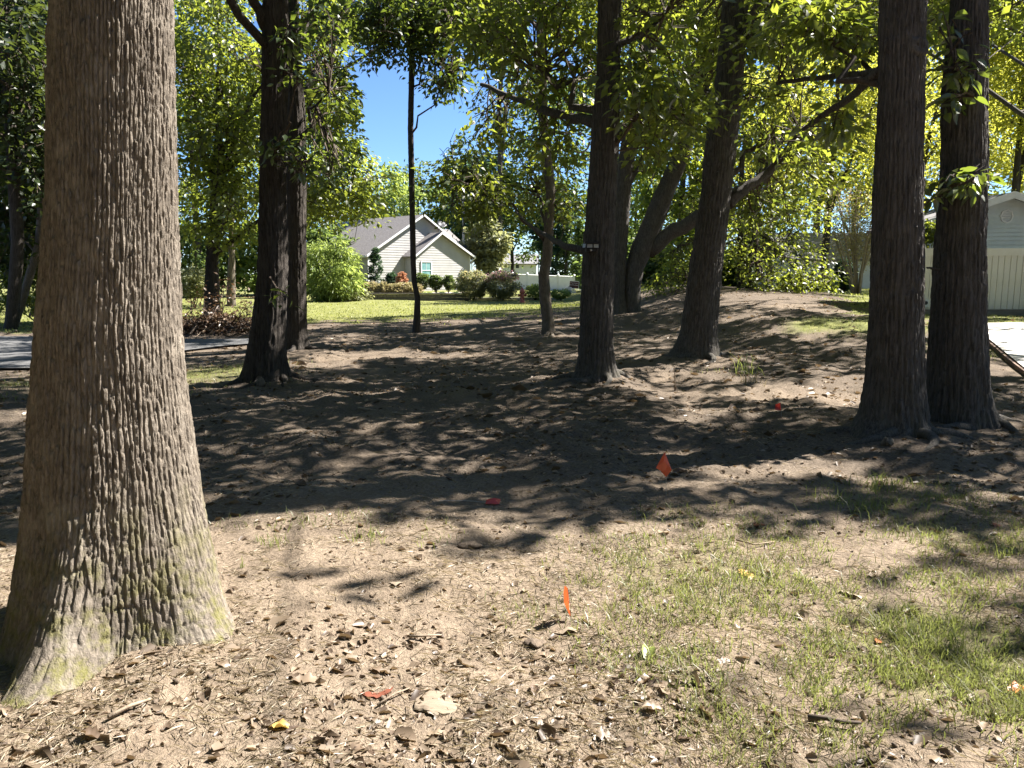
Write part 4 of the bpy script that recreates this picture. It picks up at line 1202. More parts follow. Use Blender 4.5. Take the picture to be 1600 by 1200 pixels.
# ------------------------------------------------------------------ planting round the beige house
ret = thing('retaining_wall', tuple(at(640, 468, 49.6)), 'low dark block retaining wall in front of the beige house', 'wall')
bm_ = MB(); bm_.box(-.2, .2, -.13, .13, 0, .19); bme = None
x0 = at(528, 465, 49.6)[0]; x1 = at(735, 465, 49.6)[0]
k = 0
for row in range(2):
    x = x0 + row * .2
    while x < x1:
        z = -.02 + row * .20
        if bme is None:
            o = build('block', np.array(bm_.V) + ORG[ret.name], bm_.F, M['block'], ret); bme = o.data
        else:
            o = bpy.data.objects.new('block', bme); COL.objects.link(o); o.parent = ret
        o.location = Vector((x - ORG[ret.name][0], 50.0 - ORG[ret.name][1] + random.uniform(-.012, .012), z - ORG[ret.name][2]))
        x += .415
c = MB(); c.box(x0 - .2, x1 + .2, 49.82, 50.16, .385, .455); c.build('cap', M['block'], ret)
c = MB(); c.box(at(737, 465, 49.6)[0], at(875, 465, 49.6)[0], 49.85, 50.1, -.05, .16); o = c.build('curb_edging', M['concrete']); tag(o, 'pale low curb edging running past the hydrant', 'edging')
bed = sheet('mulch_bed', [(x0 + 2.6, 53.0), (x1 + .8, 53.0), (x1 + .8, 55.8), (x0 + 2.6, 55.8)], M['mulch'], .03, 6, 'pale mulch bed before the beige house', 'planting bed')


def shrub(name, label, u, v, Y, wpx, hpx, m, nc, nl, L, seed, cone=False, tpl='B', group=None, vb=None, droop=.3, m2=None, stems=5, rad=.16):
    """u,v: centre; foliage through a rounded body over a few stems"""
    c = at(u, v, Y); rx = wpx / FPX * Y / 2; rz = hpx / FPX * Y / 2
    zb = hz(c[0], Y)
    root = thing(name, (c[0], Y, zb), label, 'shrub' if name != 'ornamental_grass' else 'grass clump', group)
    r = np.random.default_rng(seed)
    d = r.normal(0, 1, (nc, 3)); d /= np.linalg.norm(d, axis=1, keepdims=True); d *= r.uniform(.25, 1, (nc, 1)) ** .33
    if cone:
        h = r.uniform(0, 1, nc) ** 1.3; a = r.uniform(0, 6.283, nc); q = rx * np.sqrt(np.maximum(0, 1 - h ** 1.4)) * r.uniform(.6, 1, nc)
        C = np.stack([c[0] + q * np.cos(a), Y + q * np.sin(a), c[2] - rz + 2 * rz * h], 1)
    else:
        lob = 1 + .25 * (fbm(d[:, 0] * 2 + 7, d[:, 2] * 2 + d[:, 1], seed, 2) - .5) * 2
        C = c + d * lob[:, None] * np.array([rx, rx * .9, rz])
    C[:, 2] = np.maximum(C[:, 2], zb + .04)
    s_ = MB()
    for i in range(stems):
        a = r.uniform(0, 6.283); tgt = C[r.integers(nc)]
        s_.tube([(c[0] + .08 * math.cos(a), Y + .08 * math.sin(a), zb - .05), ((c[0] + tgt[0]) / 2, (Y + tgt[1]) / 2, (zb + tgt[2]) / 2 + .1), tgt], [.025, .018, .008], 4)
    s_.build('stem', M['twig'], root, kind='stuff')
    fr = frames(C, max(rad * rx, .06), nl, L, droop, .8, seed + 5, .7)
    V, F, T_ = leafmesh(fr, tpl)
    V[:, 2] = np.maximum(V[:, 2], zb + .01)
    build('foliage', V, F, M[m], root, False, T_, kind='stuff')
    if m2:
        top = C[C[:, 2] > c[2] + rz * .35]
        if len(top):
            fr = frames(top, rad * rx * 1.1, max(6, int(nl * .45)), L, .0, 1.0, seed + 6); V, F, T_ = leafmesh(fr, tpl); build('blossom', V, F, M[m2], root, False, T_, kind='stuff')
    return root


TPL['N'] = (np.array([(0, 0, 0), (.07, .5, .06), (0, 1, -.25), (-.07, .5, .06)]), np.array([(0, 1, 2), (0, 2, 3)]))
shrub('weeping_shrub', 'feathery light green weeping shrub left of the beige house', 518, 425, 47, 84, 96, 'leaf_lime', 110, 60, .34, 400, droop=.9, rad=.26, tpl='N')
shrub('weeping_shrub', 'low pale green bush at the foot of the feathery shrub', 545, 460, 48, 60, 26, 'leaf_olive', 60, 40, .2, 401, droop=.8)
shrub('conifer_shrub', 'dark green pointed evergreen at the corner of the beige house', 587, 421, 54.5, 26, 64, 'leaf_blue', 130, 40, .14, 402, True)
for k, (u, v, w_, h_, lab) in enumerate(((613, 439, 22, 24, 'clipped green bush right of the pointed evergreen'), (660, 439, 24, 25, 'clipped green bush under the window, left one of the three'), (681, 440, 21, 25, 'clipped green bush, middle one of the three by the beige wall'), (701, 441, 17, 22, 'clipped green bush, right one of the three by the beige wall'))):
    shrub('boxwood', lab, u, v, 54, w_, h_, 'leaf_far' if k else 'leaf_blue', 80, 40, .13, 410 + k, group='clipped bushes along the beige wall')
shrub('rust_shrub', 'rust pink shrub beside the corner of the smaller gable', 627, 438, 53.2, 17, 26, 'leaf_rust', 60, 36, .13, 420)
for k, (u, m, lab) in enumerate(((668, 'leaf_lime', 'small yellowish dome bush behind the retaining wall'), (689, 'leaf_blue', 'small dark dome bush, left one behind the retaining wall'), (713, 'leaf_blue', 'small dark dome bush, right one behind the retaining wall'))):
    shrub('dome_bush', lab, u, 461, 51.2, 14, 9, m, 50, 30, .09, 425 + k, group='dome bushes behind the retaining wall')
for k, (u, lab) in enumerate(((583, 'pinkish ornamental grass clump, leftmost over the retaining wall'), (604, 'pinkish ornamental grass clump, second over the retaining wall'), (626, 'pinkish ornamental grass clump, third over the retaining wall'), (642, 'pinkish ornamental grass clump next to the slender oak'))):
    shrub('ornamental_grass', lab, u, 456, 51, 30, 22, 'ornamental', 60, 50, .24, 430 + k, droop=-1.1, group='ornamental grasses over the retaining wall')
shrub('crepe_bush', 'olive bush with dull pink blooms left of the hydrant', 738, 444, 49.2, 48, 44, 'leaf_olive', 120, 50, .15, 440, m2='leaf_crepe')
shrub('crepe_bush', 'bush crowned with bright pink blossom just left of the hydrant', 785, 446, 49.0, 54, 42, 'leaf_olive', 130, 50, .15, 441, m2='leaf_pink')
shrub('weed_clump', 'pale weedy clump right of the hydrant', 838, 456, 49.6, 36, 18, 'leaf_lime', 60, 30, .16, 442, droop=-.3)
shrub('weed_clump', 'pale weedy clump right of the medium grey trunk', 876, 460, 49, 30, 14, 'leaf_lime', 50, 30, .14, 443, droop=-.3)
shrub('evergreen_bush', 'dark bush against the vinyl fence behind the centre trunk', 1045, 455, 36, 30, 30, 'leaf_dark', 70, 40, .13, 444)
shrub('edge_bush', 'spreading bush at the right end of the mound', 1262, 445, 30, 80, 34, 'leaf_mid', 90, 44, .15, 445, droop=.2, tpl='A')
shrub('edge_bush', 'scrubby green undergrowth at the left edge beyond the asphalt drive', 60, 455, 26, 110, 80, 'leaf_mid', 90, 40, .16, 446, tpl='A')
shrub('edge_bush', 'pale sunlit bush behind the brush pile', 300, 440, 38, 60, 50, 'leaf_olive', 60, 40, .2, 447)
shrub('boxwood', 'dark round bush behind the crepe myrtle', 1318, 430, 36, 32, 46, 'leaf_blue', 90, 50, .13, 448)
shrub('leafy_bush', 'glossy dark bush peeping over the fence between the close pair at right', 1452, 368, 21.2, 40, 50, 'leaf_mid', 40, 26, .13, 449, tpl='A')

# crepe myrtle of many pale stems
cb = at(1338, 457, 31); cb[2] = hz(cb[0], 31)
cm = thing('crepe_myrtle', tuple(cb), 'crepe myrtle of many pale bare stems with thin tan foliage', 'tree')
rs = random.Random(8)
tips = []
for k in range(15):
    a = rs.uniform(0, 6.283); q = rs.uniform(.25, 1.0)
    e = cb + np.array([math.cos(a) * 1.35 * q, math.sin(a) * 1.1 * q, rs.uniform(2.6, 4.3)])
    m0 = cb + np.array([math.cos(a) * .28 * q, math.sin(a) * .28 * q, rs.uniform(.5, .9)])
    m1 = (m0 + e) / 2 + np.array([rs.uniform(-.1, .1), rs.uniform(-.1, .1), .1])
    V, F = tube([cb + np.array([math.cos(a) * .12, math.sin(a) * .12, -.1]), m0, m1, e], [.055, .042, .03, .01], 6)
    build('stem', V, F, M['bark_pale'], cm, True)
    for f_ in (.45, .7, 1.0):
        p = m0 * (1 - f_) + e * f_
        if p[2] > cb[2] + 1.3: tips.append(p)
tips = np.array(tips)
fr = frames(tips, .6, 90, .11, .3, 1.0, 77); V, F, T_ = leafmesh(fr, 'B'); build('crown', V, F, M['leaf_crepe'], cm, False, T_, kind='stuff')
hi = tips[tips[:, 2] > cb[2] + 3.6]
fr = frames(hi, .25, 30, .08, .0, 1.0, 78); V, F, T_ = leafmesh(fr, 'B'); build('blossom', V, F, M['leaf_pink'], cm, False, T_, kind='stuff')

# ------------------------------------------------------------------ hydrant, sign, boxes, pole, far fence
hp = at(816, 467, 46); hp[2] = hz(hp[0], 46)
hyd = thing('fire_hydrant', tuple(hp), 'red fire hydrant on the sunny lawn right of the pink bush', 'hydrant')
MB().lathe([(.19, 0), (.19, .05), (.13, .06), (.125, .55), (.16, .56), (.16, .60)], hp, 16).build('barrel', M['hydrant'], hyd, True)
MB().lathe([(.17, .60), (.165, .66), (.13, .76), (.06, .83), (.05, .84), (.05, .90)], hp, 16).build('bonnet', M['hydrant'], hyd, True)
for ax, off in (((1, 0, 0), .1), ((-1, 0, 0), .1), ((.2, -1, 0), .1)):
    MB().lathe([(.07, .08), (.07, .18), (.085, .18), (.085, .24), (.04, .26)], hp + np.array([0, 0, .45]), 10, ax).build('nozzle', M['hydrant'], hyd, True)

sp = at(898, 462, 55); sp[2] = hz(sp[0], 55)
sign = thing('sign', tuple(sp), 'small brown notice sign with white lettering beside the centre trunk', 'sign')
sc0 = at(897, 445, 55)
SM = Matrix.Translation(Vector(sc0)) @ Matrix.Rotation(D2(5), 4, 'Y')
MB().box(-.03, .03, .03, .08, -1.1, .3, SM).build('post', M['metal'], sign)
pl = MB(); pl.prism([(-.36 + a, -.27 + b) for a, b in ((.05, 0), (.67, 0), (.72, .05), (.72, .49), (.67, .54), (.05, .54), (0, .49), (0, .05))], 0, .03, SM); pl.build('border', M['sign_white'], sign)
MB().box(-.32, .32, -.006, -.003, -.23, .23, SM).build('panel', M['sign'], sign)


def text(s_, x, z, size, parent, Mx, mat):
    cu = bpy.data.curves.new('lettering', 'FONT'); cu.body = s_; cu.size = size; cu.align_x = 'CENTER'; cu.align_y = 'CENTER'; cu.extrude = .002
    tmp = bpy.data.objects.new('tmp', cu); COL.objects.link(tmp)
    me = bpy.data.meshes.new_from_object(tmp.evaluated_get(bpy.context.evaluated_depsgraph_get())); bpy.data.objects.remove(tmp)
    me.name = 'lettering'; me.materials.clear(); me.materials.append(mat)
    o = bpy.data.objects.new('lettering', me); COL.objects.link(o)
    mw = Mx @ Matrix.Translation(Vector((x, -.012, z))) @ Matrix.Rotation(D2(90), 4, 'X')
    o.parent = parent; o.matrix_local = Matrix.Translation(-Vector(ORG[parent.name])) @ mw
    return o


text('Private Property', 0, .12, .085, sign, SM, M['sign_white'])
text('Do Not Enter', 0, -.02, .105, sign, SM, M['sign_white'])
for u0, u1, v0, v1, Y, nm, m, lab in ((884, 893.5, 449, 462, 54.5, 'utility_box', 'white_trim', 'white utility box in front of the brown sign'), (892.5, 898, 452, 461, 54, 'meter_box', 'boxgrey', 'small grey meter box below the brown sign')):
    a = at(u0, v1, Y); b = at(u1, v0, Y); zb = hz((a[0] + b[0]) / 2, Y)
    t = thing(nm, ((a[0] + b[0]) / 2, Y, zb), lab, 'utility box')
    MB().box(a[0], b[0], Y, Y + .45, zb, b[2] - .06).build('cabinet', M[m], t)
    q = MB(); q.prism([(a[0] - .03, b[2] - .06), (b[0] + .03, b[2] - .06), (b[0] - .05, b[2] + .02), (a[0] + .05, b[2] + .02)], Y - .03, Y + .48); q.build('lid', M[m], t)
    q = MB(); q.box((a[0] + b[0]) / 2 - .05, (a[0] + b[0]) / 2 + .05, Y - .012, Y - .002, zb + .35, zb + .45); q.build('latch', M['black'], t)
t = thing('pipe_rail', tuple(at(902, 460, 54)), 'low white pipe rail right of the grey meter box', 'rail')
for u in (899, 908):
    p = at(u, 456, 54); MB().tube([(p[0], 54, hz(p[0], 54)), (p[0], 54, at(u, 452.5, 54)[2])], .035, 7).build('post', M['white_trim'], t)
a, b = at(899, 453, 54), at(908, 453, 54); MB().tube([a, b], .03, 7).build('rail', M['white_trim'], t)

pb = at(725, 440, 76); pb[2] = hz(pb[0], 76)
t = thing('utility_pole', tuple(pb), 'pale utility pole rising among the trees right of the beige house', 'pole')
V, F = tube([pb, pb + [0, 0, 5], pb + [0, 0, 10.5]], [.16, .14, .11], 10); build('pole_shaft', V, F, M['pole'], t, True)
MB().box(pb[0] - .9, pb[0] + .9, 75.8, 75.88, pb[2] + 9.7, pb[2] + 9.83).build('crossarm', M['pole'], t)

fa, fb_ = at(735, 425, 68), at(897, 431.5, 62)
fen = thing('vinyl_fence', (fa[0], 68, 0), 'white vinyl privacy fence running right from the beige house', 'fence')
nsec = 7
for k in range(nsec + 1):
    t_ = k / nsec; p = fa * (1 - t_) + fb_ * t_
    if k < nsec:
        q = fa * (1 - (k + 1) / nsec) + fb_ * ((k + 1) / nsec)
        d_ = Vector((q - p)[:2].tolist() + [0]); n_ = Vector((-d_.y, d_.x, 0)).normalized() * .03
        e = MB(); z0 = -.02
        pp = [(p[0], p[1], z0), (q[0], q[1], z0), (q[0], q[1], q[2] - .12), (p[0], p[1], p[2] - .12)]
        e.add([tuple(Vector(w_) + n_) for w_ in pp] + [tuple(Vector(w_) - n_) for w_ in pp], [(0, 1, 2, 3), (7, 6, 5, 4), (0, 4, 5, 1), (1, 5, 6, 2), (2, 6, 7, 3), (3, 7, 4, 0)]); e.build('panel', M['white_vinyl'], fen)
        e = MB(); e.tube([p - [0, 0, .06], q - [0, 0, .06]], .06, 4); e.build('top_rail', M['white_vinyl'], fen)
    e = MB(); e.box(p[0] - .08, p[0] + .08, p[1] - .08, p[1] + .08, -.1, p[2] + .05); e.build('post', M['white_vinyl'], fen)
    e = MB(); e.lathe([(.12, 0), (.1, .04), (.02, .1)], (p[0], p[1], p[2] + .05), 4); e.build('post_cap', M['white_vinyl'], fen)


def far_house(name, label, u0, u1, Y, vw, vr, dep, m, rm, win=()):
    a = at(u0, 440, Y); b = at(u1, 440, Y); zb = hz((a[0] + b[0]) / 2, Y); ze = at(u0, vw, Y)[2]; zr = at(u0, vr, Y)[2]
    t = thing(name, ((a[0] + b[0]) / 2, Y, zb), label, 'house')
    MB().box(a[0], b[0], Y, Y + dep, zb - .2, ze).build('wall', M[m], t)
    r_ = MB(); r_.slab([(a[0] - .4, Y - .5, ze - .1), (b[0] + .4, Y - .5, ze - .1), (b[0] + .4, Y + dep / 2, zr), (a[0] - .4, Y + dep / 2, zr)], .15)
    r_.slab([(a[0] - .4, Y + dep / 2, zr), (b[0] + .4, Y + dep / 2, zr), (b[0] + .4, Y + dep + .5, ze - .1), (a[0] - .4, Y + dep + .5, ze - .1)], .15); r_.build('roof', M[rm], t)
    for (wu0, wu1, wv0, wv1) in win:
        p = at(wu0, wv1, Y); q = at(wu1, wv0, Y)
        w_ = MB(); w_.box(p[0] - .08, q[0] + .08, Y - .05, Y - .002, p[2] - .08, q[2] + .08); wo = w_.build('window', M['white_trim'], t)
        w_ = MB(); w_.box(p[0], q[0], Y - .07, Y - .052, p[2], q[2]); w_.build('pane', M['glass_dark'], wo)
    return t


far_house('white_house', 'pale white house half hidden behind the crepe myrtle', 1236, 1420, 46, 402, 358, 8, 'siding_white', 'roof_grey', [(1241, 1247, 395, 418), (1380, 1395, 405, 425)])
far_house('distant_house', 'distant white house glimpsed over the vinyl fence', 784, 838, 110, 411, 396, 8, 'siding_white', 'roof_grey', [(806, 811, 413, 419)])

# ------------------------------------------------------------------ pale green house and board fence at right
GY = 22.0
gpk = at(1572, 305, GY); gz0 = hz(13, GY)
gh = thing('pale_green_house', (gpk[0], GY, gz0), 'pale green clapboard gable with an octagonal vent at the right edge', 'house')
gs = .33
IM = Matrix.Identity(4)
s = MB(); clap(s, lambda z: gpk[0] - min(2.5, (gpk[2] - z) / gs), lambda z: gpk[0] + min(2.5, (gpk[2] - z) / gs), gz0, gpk[2] - .05, .115, GY, IM, .028); s.build('siding', M['siding_green'], gh, kind='stuff')
w = MB(); w.prism([(gpk[0] - 2.48, gz0 - .2), (gpk[0] + 2.48, gz0 - .2), (gpk[0] + 2.48, gpk[2] - gs * 2.5), (gpk[0], gpk[2] - .06), (gpk[0] - 2.48, gpk[2] - gs * 2.5)], GY + .015, GY + 2.2); w.build('wall', M['siding_green'], gh)
r_ = MB()
for sg in (-1, 1):
    q = [(gpk[0], GY - .35, gpk[2] + .06), (gpk[0] + sg * 2.75, GY - .35, gpk[2] + .06 - gs * 2.75), (gpk[0] + sg * 2.75, GY + 2.4, gpk[2] + .06 - gs * 2.75), (gpk[0], GY + 2.4, gpk[2] + .06)]
    r_.slab(q if sg > 0 else q[::-1], .09)
r_.build('roof', M['roof_grey'], gh)
for sg in (-1, 1):
    f = MB(); xa, xb = gpk[0] + sg * .002, gpk[0] + sg * 2.77
    f.prism([(xa, gpk[2] - .12), (xb, gpk[2] - .12 - gs * 2.77), (xb, gpk[2] + .07 - gs * 2.77), (xa, gpk[2] + .07)], GY - .40, GY - .354); f.build('rake_board', M['boxgrey'], gh)
vc = at(1572, 338, GY)
vt_ = MB(); vt_.lathe([(.19, 0), (.19, .035), (.155, .035), (.15, .012)], (vc[0], GY - .01, vc[2]), 8, (0, -1, 0)); vo = vt_.build('vent', M['boxgrey'], gh)
for i in range(6):
    z = vc[2] - .12 + i * .048; hw = .15 if abs(z - vc[2]) < .07 else .10
    q = MB(); q.slab([(vc[0] - hw, GY - .045, z), (vc[0] + hw, GY - .045, z), (vc[0] + hw, GY - .018, z + .03), (vc[0] - hw, GY - .018, z + .03)], .005); q.build('slat', M['boxgrey'], vo)

FY = 20.0
fx0 = at(1437, 440, FY)[0]; ftop = at(1440, 388, FY)[2]; fbot = at(1440, 484, FY)[2]
bf = thing('board_fence', (fx0, FY, hz(fx0, FY)), 'cream white vinyl board fence behind the close pair of trunks', 'fence')
bmesh_ = None; x = fx0 + .1; bw = .158; nb = 0
while x < 17.2:
    if bmesh_ is None:
        q = MB(); q.prism([(0, 0), (bw - .012, 0), (bw - .012, ftop - fbot - .2), (0, ftop - fbot - .2)], 0, .03)
        o = build('board', np.array(q.V) + ORG[bf.name], q.F, M['fence_near'], bf); bmesh_ = o.data
    else:
        o = bpy.data.objects.new('board', bmesh_); COL.objects.link(o); o.parent = bf
    o.location = Vector((x, FY, fbot + .02)) - Vector(ORG[bf.name])
    x += bw; nb += 1
MB().box(fx0 + .08, 17.3, FY - .035, FY + .055, ftop - .19, ftop).build('top_rail', M['fence_near'], bf)
MB().box(fx0 + .08, 17.3, FY + .035, FY + .05, fbot, ftop - .2).build('backing', M['fence_near'], bf)
for xx in (fx0, fx0 + 2.9):
    MB().box(xx - .065, xx + .065, FY - .075, FY + .06, fbot - .35, ftop + .03).build('post', M['fence_near'], bf)
    MB().lathe([(.1, 0), (.095, .03), (.02, .08)], (xx, FY, ftop + .03), 4).build('post_cap', M['fence_near'], bf)
MB().box(fx0 + .07, 17.3, FY - .03, FY + .02, fbot - .23, fbot + .005).build('kick_board', M['wood_kick'], bf)
hp_ = at(1447, 474, FY - .06)
t = thing('pet_door', (hp_[0], FY - .04, hp_[2]), 'small square hatch plate with a dark hole low on the board fence', 'hatch')
MB().box(hp_[0] - .095, hp_[0] + .095, FY - .04, FY - .002, hp_[2] - .10, hp_[2] + .10).build('plate', M['boxgrey'], t)
MB().lathe([(.05, 0), (.045, .006)], (hp_[0] + .01, FY - .04, hp_[2] + .01), 9, (0, -1, 0)).build('hole', M['black'], t)

# ------------------------------------------------------------------ flood light on the centre trunk
lc = at(924, 384, 10.9)
ac_, ar_ = axis(centre, lc[2])
ly = ac_[1] - ar_ - .03
lc = at(924, 384, ly - .04)
fl = thing('flood_light', tuple(lc), 'white-faced solar flood light strapped to the centre trunk', 'light')
MB().box(lc[0] - .095, lc[0] + .105, ly - .10, ly + .06, lc[2] + .031, lc[2] + .055).build('solar_panel', M['black'], fl)
MB().box(lc[0] - .07, lc[0] + .08, ly - .04, ly + .08, lc[2] - .075, lc[2] + .034).build('housing', M['black'], fl)
for dx, ang, wid in ((-.03, 0, .085), (.062, 14, .07), (-.095, -62, .07)):
    HMx = Matrix.Translation(Vector((lc[0] + dx, ly - .06, lc[2]))) @ Matrix.Rotation(D2(ang), 4, 'Z') @ Matrix.Rotation(D2(-8), 4, 'X')
    hd = MB(); hd.box(-wid / 2 - .007, wid / 2 + .007, -.004, .014, -.034, .029, HMx); ho = hd.build('lamp_head', M['black'], fl)
    hd = MB(); hd.box(-wid / 2, wid / 2, -.010, -.005, -.028, .022, HMx); hd.build('lens', M['lens'], ho)
MB().lathe([(.016, 0), (.016, .015), (.008, .024)], (lc[0] - .005, ly - .045, lc[2] - .058), 10, (0, -1, -.3)).build('sensor', M['lens'], fl)


# ------------------------------------------------------------------ marker flags
def flag(label, u, vb, htop, kind, mat, ang, name='marker_flag', Yo=None):
    b = gp(u, vb)
    t = thing(name, tuple(b), label, 'marker flag', 'marker flags')
    lean_ = np.array([-.02, .0, 0])
    wz = htop
    tp = b + lean_ + [0, 0, wz]
    MB().tube([b - [0, 0, .04], (b + tp) / 2 + [.004, 0, 0], tp], .0016, 5).build('wire', M['metal'], t)
    ca_, sa_ = math.cos(D2(ang)), math.sin(D2(ang))
    if kind == 'draped':
        # a square sheet hung by one corner, folded down its diagonal
        P = [(0, 0, 0), (-.062, -.01, -.112), (-.030, -.030, -.128), (.012, -.012, -.178), (.018, -.030, -.085), (.052, -.006, -.128), (-.012, -.030, -.060), (-.004, -.034, -.13)]
        F = [(0, 1, 6), (1, 2, 6), (6, 2, 7), (2, 3, 7), (6, 7, 4), (7, 3, 4), (0, 6, 4), (0, 4, 5), (4, 3, 5)]
    elif kind == 'edge':
        P = [(0, 0, 0), (.004, -.012, -.05), (.009, .006, -.10), (.014, -.01, -.135), (.012, .012, -.138), (-.010, .04, -.09), (-.012, .045, -.04), (-.009, .035, -.005)]
        F = [(0, 1, 6, 7), (1, 2, 5, 6), (2, 3, 4, 5)]
    else:
        P = [(0, 0, 0), (.05, -.02, -.02), (.06, -.01, -.075), (-.005, 0, -.085), (.022, -.03, -.04), (-.03, -.02, -.06)]
        F = [(0, 4, 3), (0, 1, 4), (1, 2, 4), (4, 2, 3), (0, 3, 5)]
    V = [tp + np.array([p[0] * ca_ - p[1] * sa_, p[0] * sa_ + p[1] * ca_, p[2]]) for p in P]
    build('cloth', np.array(V), F, mat, t)
    return t


flag('orange marker flag hanging in folds from its wire in mid foreground', 1041, 779, .335, 'draped', M['flag_orange'], 0)
flag('small red marker flag in the dappled shade left of the close pair', 1221, 655, .17, 'flap', M['flag_red'], 200)
flag('narrow orange marker flag seen edge-on in the sunny foreground', 893, 972, .165, 'edge', M['flag_neon'], 4)
b = gp(770, 788)
t = thing('marker_flag', tuple(b), 'crumpled red marker flag lying flat on the shaded soil', 'marker flag', 'marker flags')
build('cloth', b + np.array([(-.05, -.03, .012), (.045, -.035, .01), (.055, .02, .03), (.01, .0, .045), (-.045, .025, .025)]), [(0, 1, 3), (1, 2, 3), (3, 2, 4), (0, 3, 4)], M['flag_red'], t)
MB().tube([b + [-.03, 0, .012], b + [-.2, .05, .01], b + [-.38, .06, .006]], .0018, 4).build('wire', M['metal'], t)
# survey pin left standing in the dappled light
b = gp(1055, 612)
t = thing('survey_stake', tuple(b), 'thin pale stake standing in the soil between centre and leaning trunks', 'stake')
MB().tube([b, b + [-.012, 0, .26]], [.012, .008], 6).build('shaft', M['stickdry'], t)
MB().box(b[0] - .016, b[0] + .016, b[1] - .014, b[1] + .014, b[2] + .02, b[2] + .05).build('collar', M['stickdry'], t)

# ------------------------------------------------------------------ brush pile
bp = gp(335, 520)
bp = np.array([(335 - 800) / FPX * 21.5, 21.5, hz(-8.3, 21.5)])
pile = thing('brush_pile', tuple(bp), 'dark heap of cut branches and dead leaves behind the thick left trunk', 'brush pile')
rp = np.random.default_rng(12)
sticks = []
for k in range(3):
    V, F = tube([(-.5, 0, 0), (-.15, .03 * k, .03), (.2, -.03, .01), (.5, .02, .04 * k)], [.02, .016, .012, .005], 5)
    me = bpy.data.meshes.new('stick'); me.from_pydata(V, [], F); me.materials.append(M['twig'] if k else M['stickdry']); sticks.append(me)
dead = []
for k in range(95):
    o = bpy.data.objects.new('stick', sticks[k % 3]); COL.objects.link(o); o.parent = pile
    xx = rp.uniform(-1.25, 1.25); hh = .42 * (1 - (xx / 1.5) ** 2)
    zz = rp.uniform(.03, hh)
    o.location = (xx, rp.uniform(-.5, .6), zz)
    up = k % 8 == 0
    o.rotation_euler = (rp.normal(0, .25), rp.normal(0, .3) - (rp.uniform(.5, 1.2) if up else 0), rp.uniform(0, 6.28))
    sc_ = rp.uniform(.7, 1.5) * (1.3 if up else 1); o.scale = (sc_, rp.uniform(.8, 1.6), rp.uniform(.8, 1.6))
    dead.append(np.array(o.location) + [rp.uniform(-.3, .3), rp.uniform(-.3, .3), rp.uniform(0, .15)])
for (u, v) in ((390, 470), (380, 480), (365, 485), (345, 455), (340, 475), (300, 470), (385, 495), (350, 440), (318, 462)):
    p = at(u, v, 21.3); dead += [p - bp, p - bp + [0.1, 0, -.15]]
    MB().tube([bp + [(p - bp)[0] * .5, 0, .2], p], [.014, .004], 4).build('stick', M['twig'], pile)
fr = frames(np.array(dead) + bp, .3, 22, .12, .4, .7, 55); V, F, T_ = leafmesh(fr, 'A'); V[:, 2] = np.maximum(V[:, 2], bp[2] + .01)
build('dead_leaves', V, F, M['leaf_dead'], pile, False, T_, kind='stuff')

# ------------------------------------------------------------------ fallen leaves
FALL = []


def oakleaf(seed, lobed=True, curl=.6, roll=.5, wd_=.5):
    r = random.Random(seed)
    st = np.linspace(0, 1, 9)
    hw = wd_ / 2 * np.sin(np.pi * np.clip(st, 0, 1) ** 1.15) ** .8
    if lobed: hw = hw * np.array([.3, .75, 1.1, .72, 1.18, .75, 1.1, .85, .4])
    hw[0] = .01; hw[-1] = .01
    mid = [(0, t - .5, -.22 * curl * (2 * t - 1) ** 2 + .05 * r.uniform(-1, 1)) for t in st]
    V = list(mid)
    for sg in (1, -1):
        for i in range(1, 8):
            w = hw[i]; V.append((sg * w, st[i] - .5 + .05 * (w > .2), mid[i][2] + roll * w * (1.0 + r.uniform(-.5, .5)) - .05))
    F = []
    for s_, b0 in ((1, 9), (-1, 16)):
        q = [(0, b0, 1), (7, b0 + 6, 8)] + [(1 + i, b0 + i, b0 + i + 1, 2 + i) for i in range(6)]
        F += q if s_ > 0 else [f_[::-1] for f_ in q]
    return V, F


LSHAPES = [oakleaf(1, True, .25, .2), oakleaf(2, True, .8, .6), oakleaf(3, False, .5, 1.0, .42), oakleaf(4, True, -.3, -.25), oakleaf(5, False, 1.1, .3, .36), oakleaf(6, True, .2, 1.1), oakleaf(7, False, -.5, -.5, .30)]


def lmesh(k, mat):
    me = bpy.data.meshes.new('fallen_leaf'); me.from_pydata(*[list(q) for q in LSHAPES[k]][0:1], [], LSHAPES[k][1]); me.materials.append(M[mat]); me.update(); me.polygons.foreach_set('use_smooth', np.ones(len(me.polygons), dtype=bool)); return me


FM = [lmesh(k, 'fallen') for k in range(7)]
rf = np.random.default_rng(99)


def drop(me, x, y, L, name='fallen_leaf', tilt=.28, lift=.25):
    o = bpy.data.objects.new(name, me); COL.objects.link(o)
    o.location = (x, y, hz(x, y) + L * .075)
    o.rotation_euler = (rf.normal(0, tilt), rf.normal(0, tilt), rf.uniform(0, 6.283)); o.scale = (L, L, L)
    return o


